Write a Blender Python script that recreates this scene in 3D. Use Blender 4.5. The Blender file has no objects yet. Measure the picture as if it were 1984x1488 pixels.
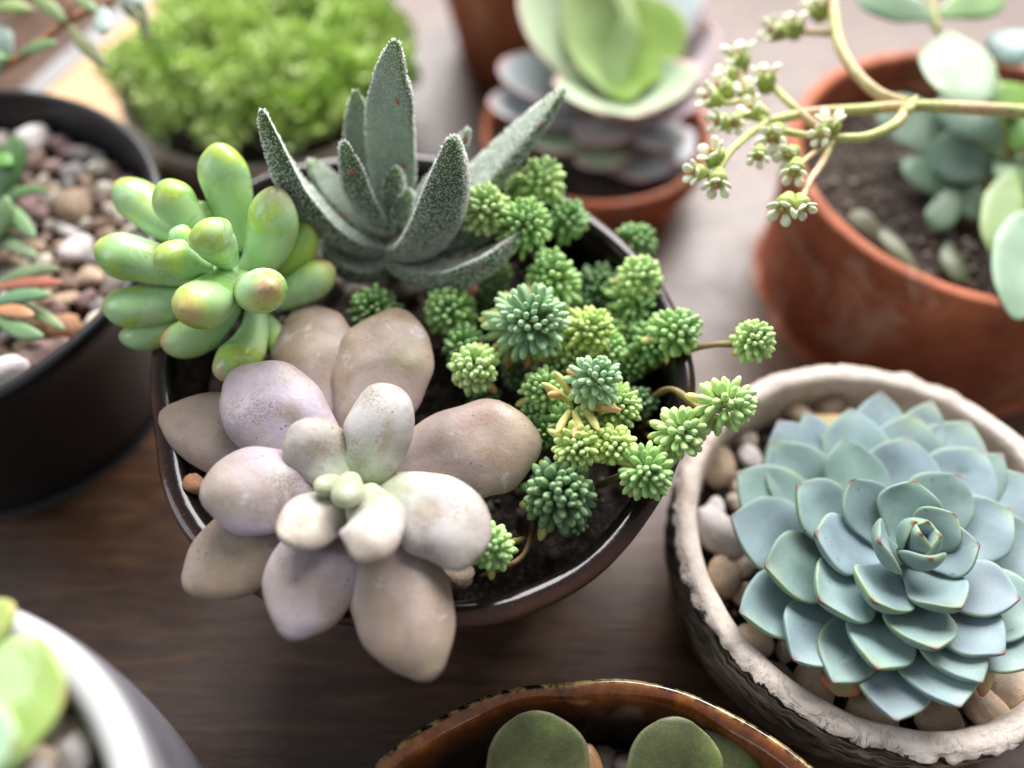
import bpy, math, random
import numpy as np
from mathutils import Vector, Matrix, noise, kdtree

random.seed(11)
np.random.seed(11)
SC = bpy.context.scene
COL = SC.collection
CM = 0.01                      # everything below is written in centimetres

# ------------------------------------------------------------------ camera
PITCH = math.radians(55.0)
F = 1600.0                     # focal length in pixels of the 1984 px wide picture
CAM = np.array([0.0, -20 * math.cos(PITCH), 7 + 20 * math.sin(PITCH)])
DIR = np.array([0.0, math.cos(PITCH), -math.sin(PITCH)])
UPV = np.array([0.0, math.sin(PITCH), math.cos(PITCH)])
RGT = np.array([1.0, 0.0, 0.0])
cd = bpy.data.cameras.new('camera')
cam = bpy.data.objects.new('camera', cd)
COL.objects.link(cam)
cam.location = Vector(CAM * CM)
cam.rotation_euler = (math.pi / 2 - PITCH, 0, 0)
cd.sensor_width = 36
cd.lens = 36 * F / 1984
cd.clip_start = 0.01
cd.clip_end = 50
cd.dof.use_dof = True
cd.dof.focus_distance = 0.186
cd.dof.aperture_fstop = 3.5
SC.camera = cam

# ------------------------------------------------------------------ light
w = bpy.data.worlds.new('World')
SC.world = w
w.use_nodes = True
w.node_tree.nodes['Background'].inputs[0].default_value = (0.93, 0.95, 1.0, 1)
w.node_tree.nodes['Background'].inputs[1].default_value = 0.33


def area(name, loc, target, sx, sy, power, color):
    ld = bpy.data.lights.new(name, 'AREA')
    ld.shape = 'RECTANGLE'
    ld.size = sx
    ld.size_y = sy
    ld.energy = power
    ld.color = color
    o = bpy.data.objects.new(name, ld)
    COL.objects.link(o)
    o.location = loc
    o.rotation_euler = (Vector(target) - Vector(loc)).to_track_quat('-Z', 'Y').to_euler()
    return o


area('window_light', (0.22, 1.0, 0.98), (0, 0.02, 0.03), 1.5, 0.8, 68, (1.0, 0.975, 0.96))
area('side_window_light', (-1.1, -0.1, 0.75), (0, 0, 0.05), 0.5, 0.7, 4.5, (0.85, 0.93, 1.0))

SC.view_settings.view_transform = 'Standard'
SC.view_settings.look = 'None'
SC.view_settings.exposure = 0.0
SC.view_settings.gamma = 1.0
SC.view_settings.use_curve_mapping = False
SC.render.engine = 'CYCLES'
SC.cycles.use_denoising = True
SC.cycles.max_bounces = 8
SC.cycles.caustics_reflective = False
SC.cycles.caustics_refractive = False


# ------------------------------------------------------------------ helpers
def at(px, py, z):
    """The point of the place at height z (cm) that the picture shows at px, py."""
    r = DIR + RGT * ((px - 992) / F) + UPV * ((744 - py) / F)
    return CAM + r * ((z - CAM[2]) / r[2])


def cmpp(p):
    return float(np.dot(np.asarray(p) - CAM, DIR)) / F


def proj(p):
    d = np.asarray(p) - CAM
    t = np.dot(d, DIR)
    return 992 + F * np.dot(d, RGT) / t, 744 - F * np.dot(d, UPV) / t


def unit(v):
    v = np.asarray(v, float)
    return v / (np.linalg.norm(v) + 1e-12)


def s2l(r, g, b):
    def f(c):
        c /= 255.0
        return c / 12.92 if c <= 0.04045 else ((c + 0.055) / 1.055) ** 2.4
    return np.array([f(r), f(g), f(b)])


def ns(p, s=1.0, o=0.0):
    return noise.noise(Vector((p[0] * s + o, p[1] * s + o * 1.7, p[2] * s - o)))


def sstep(a, b, x):
    x = min(1.0, max(0.0, (x - a) / (b - a)))
    return x * x * (3 - 2 * x)


def empty(name, loc, label, cat, group=None):
    o = bpy.data.objects.new(name, None)
    o.empty_display_size = 0.01
    COL.objects.link(o)
    o.location = Vector(np.asarray(loc, float) * CM)
    tag(o, label, cat, group)
    o['org'] = [float(x) for x in loc]
    return o


def tag(o, label=None, cat=None, group=None, kind=None):
    if label: o['label'] = label
    if cat: o['category'] = cat
    if group: o['group'] = group
    if kind: o['kind'] = kind
    return o


def org_of(parent):
    o = np.zeros(3)
    if parent is not None and 'org' in parent:
        o = np.array(list(parent['org']))
    return o


def mesh_obj(name, V, Fc, mat, parent=None, cols=None, attrs=None, org=None, smooth=True):
    """V in world centimetres; the object's origin is org (or its parent's)."""
    po = org_of(parent)
    oo = po if org is None else np.asarray(org, float)
    me = bpy.data.meshes.new(name)
    V = np.asarray(V, float)
    me.from_pydata(((V - oo) * CM).tolist(), [], Fc)
    if smooth:
        me.polygons.foreach_set('use_smooth', [True] * len(me.polygons))
    if cols is not None:
        a = me.attributes.new('col', 'FLOAT_COLOR', 'POINT')
        c4 = np.ones((len(V), 4))
        c4[:, :3] = np.asarray(cols)
        a.data.foreach_set('color', c4.ravel())
    for k, vals in (attrs or {}).items():
        a = me.attributes.new(k, 'FLOAT', 'POINT')
        a.data.foreach_set('value', np.asarray(vals, float).ravel())
    me.materials.append(mat)
    me.update()
    o = bpy.data.objects.new(name, me)
    COL.objects.link(o)
    if parent is not None:
        o.parent = parent
    o.location = Vector((oo - po) * CM)
    o['org'] = [float(x) for x in oo]
    return o


# ------------------------------------------------------------------ materials
class Mat:
    def __init__(self, name):
        self.m = bpy.data.materials.new(name)
        self.m.use_nodes = True
        self.nt = self.m.node_tree
        self.b = self.nt.nodes['Principled BSDF']

    def n(self, typ, ins=None, out=0, **props):
        nd = self.nt.nodes.new(typ)
        for k, v in props.items():
            setattr(nd, k, v)
        for k, v in (ins or {}).items():
            self.set(nd.inputs[k], v)
        return nd.outputs[out]

    def set(self, sock, v):
        if isinstance(v, bpy.types.NodeSocket):
            self.nt.links.new(v, sock)
        else:
            if isinstance(v, np.ndarray):
                v = tuple(v)
            if sock.type == 'RGBA' and len(v) == 3:
                v = (*v, 1)
            sock.default_value = v

    def p(self, **kw):
        for k, v in kw.items():
            self.set(self.b.inputs[k.replace('_', ' ')], v)
        return self

    def coord(self, which='Object'):
        nd = self.nt.nodes.new('ShaderNodeTexCoord')
        return nd.outputs[which]

    def noise(self, scale, detail=4, rough=0.55, vec=None, dist=0.0, out='Fac'):
        return self.n('ShaderNodeTexNoise', {'Vector': vec or self.coord(), 'Scale': scale, 'Detail': detail,
                                             'Roughness': rough, 'Distortion': dist}, out)

    def vor(self, scale, feature='F1', out='Distance', vec=None, rnd=1.0):
        return self.n('ShaderNodeTexVoronoi', {'Vector': vec or self.coord(), 'Scale': scale, 'Randomness': rnd}, out, feature=feature)

    def ramp(self, fac, stops, interp='LINEAR'):
        nd = self.nt.nodes.new('ShaderNodeValToRGB')
        nd.color_ramp.interpolation = interp
        e = nd.color_ramp.elements
        while len(e) < len(stops):
            e.new(0.5)
        for el, (pos, c) in zip(e, stops):
            el.position = pos
            c = (c, c, c) if np.isscalar(c) else tuple(c)
            el.color = (*c, 1)
        self.set(nd.inputs[0], fac)
        return nd.outputs[0]

    def mix(self, fac, a, b, mode='MIX'):
        nd = self.nt.nodes.new('ShaderNodeMix')
        nd.data_type = 'RGBA'
        nd.blend_type = mode
        self.set(nd.inputs[0], fac)
        self.set(nd.inputs[6], a)
        self.set(nd.inputs[7], b)
        return nd.outputs[2]

    def math(self, op, a, b=0.5, c=0.5):
        nd = self.nt.nodes.new('ShaderNodeMath')
        nd.operation = op
        self.set(nd.inputs[0], a)
        self.set(nd.inputs[1], b)
        self.set(nd.inputs[2], c)
        return nd.outputs[0]

    def attr(self, name, out='Color'):
        nd = self.nt.nodes.new('ShaderNodeAttribute')
        nd.attribute_name = name
        return nd.outputs[out]

    def bump(self, h, dist=0.0005, strength=0.5, normal=None):
        ins = {'Height': h, 'Distance': dist, 'Strength': strength}
        if normal is not None:
            ins['Normal'] = normal
        return self.n('ShaderNodeBump', ins)


def sss(mt, weight, radius_cm, col=(1, 1, 0.6)):
    mt.p(Subsurface_Weight=weight, Subsurface_Scale=radius_cm * CM, Subsurface_Radius=tuple(col))


# ---- leaf materials: the leaf's own colour comes per vertex, fine wear is added here
def leaf_mat(name, rough=0.45, sw=0.25, sr=0.12, scol=(0.7, 1.0, 0.4), speck=None, speck_scale=900, speck_lo=0.62,
             speck_hi=0.72, mottle=0.16, mscale=130, bscale=900, bstr=0.12, bd=0.0003, coat=0.0, grain=0.08, sheen=0.0):
    mt = Mat(name)
    c = mt.attr('col')
    mo = mt.ramp(mt.noise(mscale, 5, 0.6), [(0.3, 1 - mottle), (0.7, 1 + mottle * 0.7)])
    c = mt.mix(1.0, c, mo, 'MULTIPLY')
    gr = mt.ramp(mt.noise(2600, 2, 0.5), [(0.3, 1 - grain), (0.7, 1 + grain)])
    c = mt.mix(1.0, c, gr, 'MULTIPLY')
    if speck is not None:
        f = mt.ramp(mt.noise(speck_scale, 3, 0.6), [(speck_lo, 0.0), (speck_hi, 1.0)])
        c = mt.mix(mt.math('MULTIPLY', f, 0.55), c, speck)
    mt.p(Base_Color=c, Roughness=mt.ramp(mt.noise(220, 4), [(0.3, rough - 0.07), (0.7, rough + 0.1)]))
    mt.p(Normal=mt.bump(mt.noise(bscale, 4, 0.6), bd, bstr), Coat_Weight=coat, Coat_Roughness=0.3)
    if sheen:
        mt.p(Sheen_Weight=sheen, Sheen_Roughness=0.4)
    sss(mt, sw, sr, scol)
    return mt.m


M = {}
# dust specks: dark grit on the moonstone leaves
mt = Mat('moonstone_leaf')
c = mt.attr('col')
big = mt.ramp(mt.noise(95, 5, 0.62, dist=0.6), [(0.30, (0.80, 0.77, 0.80)), (0.5, (1.0, 0.99, 1.0)), (0.68, (1.1, 1.1, 1.06))])
c = mt.mix(1.0, c, big, 'MULTIPLY')
powder = mt.math('MULTIPLY', mt.ramp(mt.noise(1900, 3, 0.6), [(0.46, 0.0), (0.60, 1.0)]),
                 mt.ramp(mt.noise(120, 4, 0.6, dist=0.4), [(0.46, 0.0), (0.64, 0.7)]))
c = mt.mix(powder, c, s2l(138, 112, 78))
rub = mt.ramp(mt.noise(70, 8, 0.72, dist=0.7), [(0.52, 0.0), (0.58, 0.32)])
c = mt.mix(rub, c, mt.mix(1.0, c, (0.70, 0.67, 0.52), 'MULTIPLY'))
crust = mt.ramp(mt.noise(105, 9, 0.75, dist=0.3), [(0.60, 0.0), (0.63, 0.45)])
c = mt.mix(crust, c, s2l(196, 190, 196))
brown = mt.ramp(mt.noise(62, 6, 0.65, dist=1.0), [(0.54, 0.0), (0.70, 0.38)])
c = mt.mix(brown, c, s2l(150, 124, 100))
grit = mt.math('MULTIPLY', mt.ramp(mt.vor(560), [(0.0, 1.0), (0.12, 1.0), (0.17, 0.0)]),
               mt.ramp(mt.noise(140, 2), [(0.56, 0.0), (0.63, 1.0)]))
c = mt.mix(mt.math('MULTIPLY', grit, 0.75), c, (0.06, 0.045, 0.04))
mt.p(Base_Color=c, Roughness=mt.ramp(mt.noise(260, 5), [(0.3, 0.33), (0.7, 0.52)]), Sheen_Weight=0.12, Sheen_Roughness=0.5)
mt.p(Normal=mt.bump(mt.math('ADD', mt.noise(900, 6, 0.7), mt.math('MULTIPLY', mt.noise(160, 5, 0.6), 1.5)), 0.0005, 0.26))
sss(mt, 0.16, 0.12, (1.0, 0.75, 0.6))
M['moon'] = mt.m
mt = Mat('jelly_bean_leaf')
c = mt.attr('col')
c = mt.mix(1.0, c, mt.ramp(mt.noise(120, 6, 0.65), [(0.3, 0.88), (0.7, 1.08)]), 'MULTIPLY')
rubj = mt.math('ADD', mt.noise(85, 7, 0.68, dist=0.6), mt.math('MULTIPLY', mt.attr('lt', 'Fac'), 0.16))
wax = mt.ramp(rubj, [(0.60, 1.0), (0.625, 0.0)])
c = mt.mix(mt.math('MULTIPLY', wax, mt.ramp(mt.attr('lt', 'Fac'), [(0.82, 0.5), (0.94, 0.12)])), c, s2l(190, 216, 172))
dots = mt.math('MULTIPLY', mt.ramp(mt.vor(600), [(0.0, 1.0), (0.09, 1.0), (0.14, 0.0)]), mt.ramp(mt.noise(150, 2), [(0.56, 0.0), (0.64, 0.8)]))
c = mt.mix(dots, c, (0.07, 0.055, 0.025))
mt.p(Base_Color=c, Roughness=mt.ramp(wax, [(0.0, 0.26), (1.0, 0.46)]), Normal=mt.bump(mt.math('ADD', mt.noise(240, 6, 0.6), mt.math('MULTIPLY', wax, 0.12)), 0.0006, 0.16))
sss(mt, 0.38, 0.22, (0.8, 1.0, 0.3))
M['jelly'] = mt.m
M['sedum'] = leaf_mat('stonecrop_leaf', 0.5, 0.25, 0.07, (0.7, 1.0, 0.4), mottle=0.14, mscale=500, bscale=3500, bstr=0.2, bd=0.0001)
M['ech'] = leaf_mat('echeveria_leaf', 0.52, 0.16, 0.1, (0.6, 0.9, 0.7), speck=s2l(60, 66, 74), speck_scale=520,
                    speck_lo=0.67, speck_hi=0.74, mottle=0.16, mscale=110, bscale=500, bstr=0.16, sheen=0.15)
M['pinkech'] = leaf_mat('rosette_leaf', 0.45, 0.2, 0.2, (0.7, 1.0, 0.5), mottle=0.12, mscale=60)
M['jade'] = leaf_mat('jade_leaf', 0.42, 0.2, 0.15, (0.6, 1.0, 0.4), mottle=0.15, mscale=70)
M['dark'] = leaf_mat('dark_leaf', 0.42, 0.12, 0.1, (0.6, 1.0, 0.4), speck=s2l(150, 145, 120), speck_scale=1500, speck_lo=0.68,
                     speck_hi=0.72, mottle=0.42, mscale=150, grain=.2, bstr=.3)
M['moss'] = leaf_mat('moss_leaf', 0.5, 0.25, 0.1, (0.7, 1.0, 0.2), mottle=0.1)
M['stem'] = leaf_mat('stem_skin', 0.55, 0.1, 0.05, (1.0, 0.8, 0.4), mottle=0.3, mscale=300, bscale=900, bstr=0.4)

mt = Mat('fuzzy_leaf')
c = mt.attr('col')
c = mt.mix(1.0, c, mt.ramp(mt.noise(150, 4), [(0.3, 0.8), (0.7, 1.15)]), 'MULTIPLY')
cell = mt.vor(190, out='Color')
dist = mt.vor(190)
jag = mt.math('ADD', dist, mt.math('MULTIPLY', mt.noise(900, 3), 0.22))
spot = mt.math('MULTIPLY', mt.ramp(jag, [(0.28, 1.0), (0.33, 0.0)]),
               mt.ramp(mt.n('ShaderNodeSeparateColor', {0: cell}), [(0.62, 0.0), (0.64, 1.0)]))
c = mt.mix(spot, c, s2l(142, 76, 38))
mt.p(Base_Color=c, Roughness=0.7, Sheen_Weight=0.35, Sheen_Roughness=0.4, Normal=mt.bump(mt.vor(1300), 0.0004, 0.5))
sss(mt, 0.1, 0.08, (0.7, 1, 0.5))
M['fuzzy'] = mt.m
mt = Mat('leaf_hair')
mt.p(Base_Color=mt.attr('col'), Roughness=0.55, Sheen_Weight=0.3)
M['hair'] = mt.m

# ---- pots, table, soil
mt = Mat('wood_table')
co = mt.coord()
mp = mt.n('ShaderNodeMapping', {'Vector': co, 'Rotation': (0, 0, math.radians(24)), 'Scale': (2.2, 22, 8)})
g1 = mt.noise(9, 7, 0.62, vec=mp, dist=1.2)
g2 = mt.noise(42, 5, 0.7, vec=mp)
c = mt.ramp(g1, [(0.28, s2l(50, 32, 21)), (0.5, s2l(84, 56, 37)), (0.72, s2l(116, 82, 56))])
c = mt.mix(mt.ramp(g2, [(0.45, 0.0), (0.62, 0.65)]), c, s2l(44, 31, 25))
c = mt.mix(mt.ramp(mt.noise(30, 5), [(0.5, 0.0), (0.7, 0.3)]), c, s2l(104, 78, 60))
mt.p(Base_Color=c, Roughness=mt.ramp(mt.noise(60, 4), [(0.3, 0.30), (0.7, 0.46)]), Specular_IOR_Level=0.68,
     Normal=mt.bump(mt.math('ADD', g2, g1), 0.0008, 0.25))
M['table'] = mt.m

mt = Mat('dark_brown_glaze')
pv = mt.attr('pv', 'Fac')
rimf = mt.ramp(pv, [(0.40, 0.0), (0.47, 1.0), (0.57, 1.0), (0.66, 0.0)])
n1 = mt.noise(160, 5, 0.6)
c = mt.mix(mt.math('MULTIPLY', rimf, mt.ramp(n1, [(0.3, 0.45), (0.65, 1.0)])), s2l(20, 14, 13), s2l(78, 48, 34))
dust = mt.ramp(mt.noise(2600, 2), [(0.70, 0.0), (0.74, 0.5)])
c = mt.mix(dust, c, s2l(140, 120, 100))
mt.p(Base_Color=c, Roughness=mt.ramp(mt.noise(90, 4), [(0.3, 0.11), (0.75, 0.2)]), Specular_IOR_Level=0.36, Coat_Weight=0.1, Coat_Roughness=0.06,
     Normal=mt.bump(mt.noise(140, 3), 0.0008, 0.15))
M['glaze'] = mt.m

mt = Mat('amber_glaze')
pv = mt.attr('pv', 'Fac')
st = mt.n('ShaderNodeMapping', {'Vector': mt.coord(), 'Scale': (1, 1, 0.25)})
streak = mt.noise(130, 5, 0.65, vec=st)
blot = mt.noise(330, 4, 0.6)
outc = mt.ramp(blot, [(0.45, s2l(30, 20, 13)), (0.51, s2l(112, 92, 50)), (0.66, s2l(176, 156, 102))])
amb = mt.ramp(streak, [(0.3, s2l(60, 28, 12)), (0.52, s2l(138, 76, 30)), (0.72, s2l(186, 122, 56))])
inn = mt.ramp(mt.math('ADD', mt.math('MULTIPLY', streak, 0.6), mt.math('MULTIPLY', blot, 0.4)),
              [(0.45, s2l(20, 13, 9)), (0.58, s2l(44, 28, 15)), (0.68, s2l(98, 78, 40))])
c = mt.mix(mt.ramp(mt.math('ADD', pv, mt.math('MULTIPLY', mt.math('SUBTRACT', streak, 0.5), 0.05)), [(0.60, 0.0), (0.63, 1.0)]), outc, amb)
c = mt.mix(mt.ramp(mt.math('ADD', pv, mt.math('MULTIPLY', mt.math('SUBTRACT', streak, 0.5), 0.12)), [(0.72, 0.0), (0.82, 1.0)]), c, inn)
c = mt.mix(mt.ramp(mt.noise(2600, 2), [(0.71, 0.0), (0.75, 0.4)]), c, s2l(170, 150, 120))
mt.p(Base_Color=c, Roughness=0.14, Specular_IOR_Level=0.6, Coat_Weight=0.6, Coat_Roughness=0.05, Normal=mt.bump(blot, 0.0005, 0.12))
M['amber'] = mt.m

mt = Mat('white_clay')
pv = mt.attr('pv', 'Fac')
sh = mt.n('ShaderNodeMapping', {'Vector': mt.coord(), 'Scale': (1, 1, 7.0)})
lines = mt.noise(75, 6, 0.65, vec=sh, dist=0.8)
edge = mt.noise(170, 5, 0.7, dist=0.8)
wall = mt.ramp(lines, [(0.36, s2l(22, 19, 18)), (0.46, s2l(84, 76, 68)), (0.55, s2l(160, 148, 132)), (0.74, s2l(196, 184, 168))])
rim = mt.ramp(mt.noise(230, 5, 0.6), [(0.28, s2l(212, 194, 180)), (0.6, s2l(238, 224, 212)), (0.8, s2l(246, 238, 230))])
ink = mt.ramp(mt.math('SUBTRACT', mt.math('ABSOLUTE', mt.math('SUBTRACT', mt.noise(120, 4, 0.6, dist=2.0), 0.5)), 0.0), [(0.0, 1.0), (0.016, 1.0), (0.026, 0.0)])
inkm = mt.math('MULTIPLY', ink, mt.ramp(mt.noise(80, 2), [(0.50, 0.0), (0.58, 0.95)]))
inkm = mt.math('MULTIPLY', inkm, mt.ramp(pv, [(0.5, 1.0), (0.6, 0.35), (0.72, 0.1)]))
rim = mt.mix(inkm, rim, (0.02, 0.018, 0.016))
k = mt.math('ADD', pv, mt.math('MULTIPLY', mt.math('SUBTRACT', edge, 0.5), 0.22))
c = mt.mix(mt.ramp(k, [(0.455, 0.0), (0.465, 1.0)]), wall, (0.016, 0.014, 0.013))
c = mt.mix(mt.ramp(k, [(0.522, 0.0), (0.530, 1.0)]), c, rim)
mt.p(Base_Color=c, Roughness=0.62, Normal=mt.bump(mt.math('ADD', mt.noise(260, 6, 0.65), mt.math('MULTIPLY', lines, 0.8)), 0.0016, 0.5))
M['clay'] = mt.m

mt = Mat('terracotta')
n1 = mt.noise(45, 6, 0.62)
c = mt.ramp(n1, [(0.3, s2l(134, 72, 48)), (0.55, s2l(176, 98, 66)), (0.75, s2l(196, 122, 88))])
c = mt.mix(mt.ramp(mt.noise(22, 5), [(0.52, 0.0), (0.7, 0.25)]), c, s2l(190, 160, 140))
c = mt.mix(mt.ramp(mt.noise(38, 8, 0.7, dist=0.5), [(0.54, 0.0), (0.62, 0.4)]), c, s2l(206, 176, 156))
c = mt.mix(mt.ramp(mt.noise(26, 7, 0.7), [(0.56, 0.0), (0.66, 0.45)]), c, s2l(92, 52, 40))
mt.p(Base_Color=c, Roughness=0.78, Normal=mt.bump(mt.noise(300, 6), 0.0009, 0.45))
M['terra'] = mt.m

mt = Mat('black_plastic')
mt.p(Base_Color=mt.ramp(mt.noise(50, 4), [(0.3, (0.008, 0.008, 0.010)), (0.7, (0.018, 0.018, 0.022))]), Roughness=0.38,
     Normal=mt.bump(mt.noise(800, 3), 0.0002, 0.2))
M['black'] = mt.m
mt = Mat('white_enamel')
mt.p(Base_Color=mt.ramp(mt.noise(40, 4), [(0.3, s2l(196, 196, 198)), (0.7, s2l(212, 212, 214))]), Roughness=0.3, Coat_Weight=0.3,
     Normal=mt.bump(mt.noise(80, 3), 0.0008, 0.1))
M['white'] = mt.m
mt = Mat('grey_stoneware')
mt.p(Base_Color=mt.ramp(mt.noise(60, 5), [(0.3, s2l(82, 80, 85)), (0.7, s2l(106, 103, 109))]), Roughness=0.62,
     Normal=mt.bump(mt.noise(300, 4), 0.0006, 0.2))
M['grey'] = mt.m
mt = Mat('cream_ceramic')
mt.p(Base_Color=mt.ramp(mt.noise(40, 5), [(0.3, s2l(176, 164, 148)), (0.7, s2l(206, 196, 182))]), Roughness=0.4,
     Normal=mt.bump(mt.noise(200, 3), 0.0006, 0.15))
M['cream'] = mt.m
mt = Mat('tan_wood')
mp = mt.n('ShaderNodeMapping', {'Vector': mt.coord(), 'Scale': (3, 26, 3)})
mt.p(Base_Color=mt.ramp(mt.noise(12, 6, 0.6, vec=mp), [(0.3, s2l(188, 148, 106)), (0.7, s2l(222, 188, 146))]), Roughness=0.5)
M['tan'] = mt.m
mt = Mat('brushed_metal')
mt.p(Base_Color=mt.ramp(mt.noise(90, 4), [(0.3, s2l(150, 150, 152)), (0.7, s2l(186, 186, 188))]), Roughness=0.4, Metallic=0.4)
M['metal'] = mt.m

mt = Mat('potting_soil')
c = mt.ramp(mt.noise(420, 6, 0.7), [(0.34, s2l(28, 21, 17)), (0.52, s2l(62, 50, 42)), (0.68, s2l(112, 98, 86))])
c = mt.mix(mt.ramp(mt.vor(260), [(0.10, 0.5), (0.2, 0.0)]), c, s2l(120, 106, 94))
mt.p(Base_Color=c, Roughness=0.9, Normal=mt.bump(mt.noise(520, 6, 0.7), 0.002, 0.9))
M['soil'] = mt.m


def stone_mat(name, stops, pits=True):
    mt = Mat(name)
    rnd = mt.n('ShaderNodeObjectInfo', out='Random')
    c = mt.ramp(rnd, stops)
    c = mt.mix(1.0, c, mt.ramp(mt.noise(170, 6, 0.65), [(0.3, 0.72), (0.7, 1.2)]), 'MULTIPLY')
    if pits:
        pit = mt.math('MULTIPLY', mt.ramp(mt.vor(520), [(0.12, 1.0), (0.24, 0.0)]), mt.ramp(mt.noise(160, 3), [(0.48, 0.0), (0.6, 0.8)]))
        c = mt.mix(pit, c, s2l(66, 54, 44))
        h = mt.math('SUBTRACT', mt.noise(380, 5, 0.65), mt.math('MULTIPLY', pit, 0.8))
    else:
        h = mt.noise(300, 5, 0.6)
    mt.p(Base_Color=c, Roughness=0.75, Normal=mt.bump(h, 0.0007, 0.5))
    return mt.m


M['pumice'] = stone_mat('pumice_stone', [(0.0, s2l(140, 118, 98)), (0.3, s2l(174, 152, 128)), (0.6, s2l(190, 166, 142)), (1.0, s2l(206, 186, 164))])
M['river'] = stone_mat('river_stone', [(0.0, s2l(104, 84, 74)), (0.18, s2l(150, 118, 92)), (0.36, s2l(196, 182, 162)), (0.5, s2l(128, 104, 100)),
                                       (0.66, s2l(176, 148, 122)), (0.8, s2l(120, 116, 118)), (0.9, s2l(224, 218, 208)), (1.0, s2l(236, 232, 224))], False)
for nm, a, b in (('rbrown', (112, 90, 78), (136, 112, 96)), ('rtan', (162, 138, 114), (182, 158, 134)), ('rcream', (200, 190, 172), (218, 208, 194)),
                 ('rgrey', (112, 108, 110), (144, 138, 136)), ('rmauve', (128, 102, 100), (150, 122, 118))):
    M[nm] = stone_mat(nm[1:] + '_pebble', [(0.0, s2l(*a)), (1.0, s2l(*b))], False)
M['palepumice'] = stone_mat('pale_pumice_stone', [(0.0, s2l(196, 178, 160)), (1.0, s2l(214, 200, 184))])
M['whitestone'] = stone_mat('white_stone', [(0.0, s2l(205, 196, 194)), (1.0, s2l(222, 214, 210))])
M['redstone'] = stone_mat('lava_stone', [(0.0, s2l(150, 104, 74)), (1.0, s2l(168, 124, 92))])
M['greystone'] = stone_mat('grey_gravel', [(0.0, s2l(84, 76, 70)), (0.5, s2l(120, 108, 98)), (1.0, s2l(158, 146, 134))])


# ------------------------------------------------------------------ shape builders
def bez(P, t):
    P = [np.asarray(p, float) for p in P]
    if len(P) == 2:
        return P[0] * (1 - t) + P[1] * t, unit(P[1] - P[0])
    if len(P) == 3:
        p = P[0] * (1 - t) ** 2 + 2 * P[1] * t * (1 - t) + P[2] * t * t
        d = 2 * (P[1] - P[0]) * (1 - t) + 2 * (P[2] - P[1]) * t
    else:
        p = P[0] * (1 - t) ** 3 + 3 * P[1] * t * (1 - t) ** 2 + 3 * P[2] * t * t * (1 - t) + P[3] * t ** 3
        d = 3 * (P[1] - P[0]) * (1 - t) ** 2 + 6 * (P[2] - P[1]) * t * (1 - t) + 3 * (P[3] - P[2]) * t * t
    return p, unit(d)


PROF = {   # width along the leaf: table, length of the rounded tip, length of the rounded base
    'obovate': ([(0, .40), (.15, .48), (.3, .68), (.48, .92), (.62, 1.0), (.75, .95), (.86, .75), (.94, .46), (1, .12)], .035, .05),
    'plump':   ([(0, .55), (.2, .76), (.42, .95), (.58, 1.0), (.74, .96), (.87, .76), (.95, .48), (1, .16)], .045, .08),
    'bean':    ([(0, .50), (.2, .62), (.5, .88), (.72, 1.0), (.88, .94), (1, .84)], .25, .05),
    'lance':   ([(0, .72), (.2, .90), (.42, 1.0), (.62, .98), (.78, .80), (.9, .50), (.97, .26), (1, .14)], .03, .05),
    'spoon':   ([(0, .34), (.2, .44), (.42, .74), (.60, .97), (.69, 1.0), (.78, .95), (.86, .78), (.92, .54), (.96, .30), (.983, .12), (1, .03)], .01, .04),
    'round':   ([(0, .25), (.15, .42), (.35, .80), (.55, 1.0), (.72, .98), (.88, .78), (1, .50)], .15, .04),
    'leaflet': ([(0, .60), (.3, .86), (.6, 1.0), (.8, .96), (1, .80)], .30, .05),
    'broad':   ([(0, .30), (.15, .5), (.35, .84), (.55, 1.0), (.74, .95), (.88, .70), (.96, .38), (1, .16)], .04, .04),
    'oval':    ([(0, .30), (.2, .62), (.5, 1.0), (.75, .88), (.9, .56), (1, .30)], .08, .05),
}


def prof(kind, t):
    tab, rt, rb = PROF[kind]
    xs = [a for a, _ in tab]
    ys = [b for _, b in tab]
    w = float(np.interp(t, xs, ys))
    # soften the table's corners
    w = (w * 2 + float(np.interp(max(0, t - .05), xs, ys)) + float(np.interp(min(1, t + .05), xs, ys))) / 4 if kind != 'spoon' else \
        (w * 2 + float(np.interp(max(0, t - .02), xs, ys)) + float(np.interp(min(1, t + .02), xs, ys))) / 4
    if 1 - t < rt:
        w *= math.sqrt(max(0.0, 1 - ((rt - (1 - t)) / rt) ** 2))
    if t < rb:
        w *= math.sqrt(max(0.0, 1 - ((rb - t) / rb) ** 2))
    return w


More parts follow.
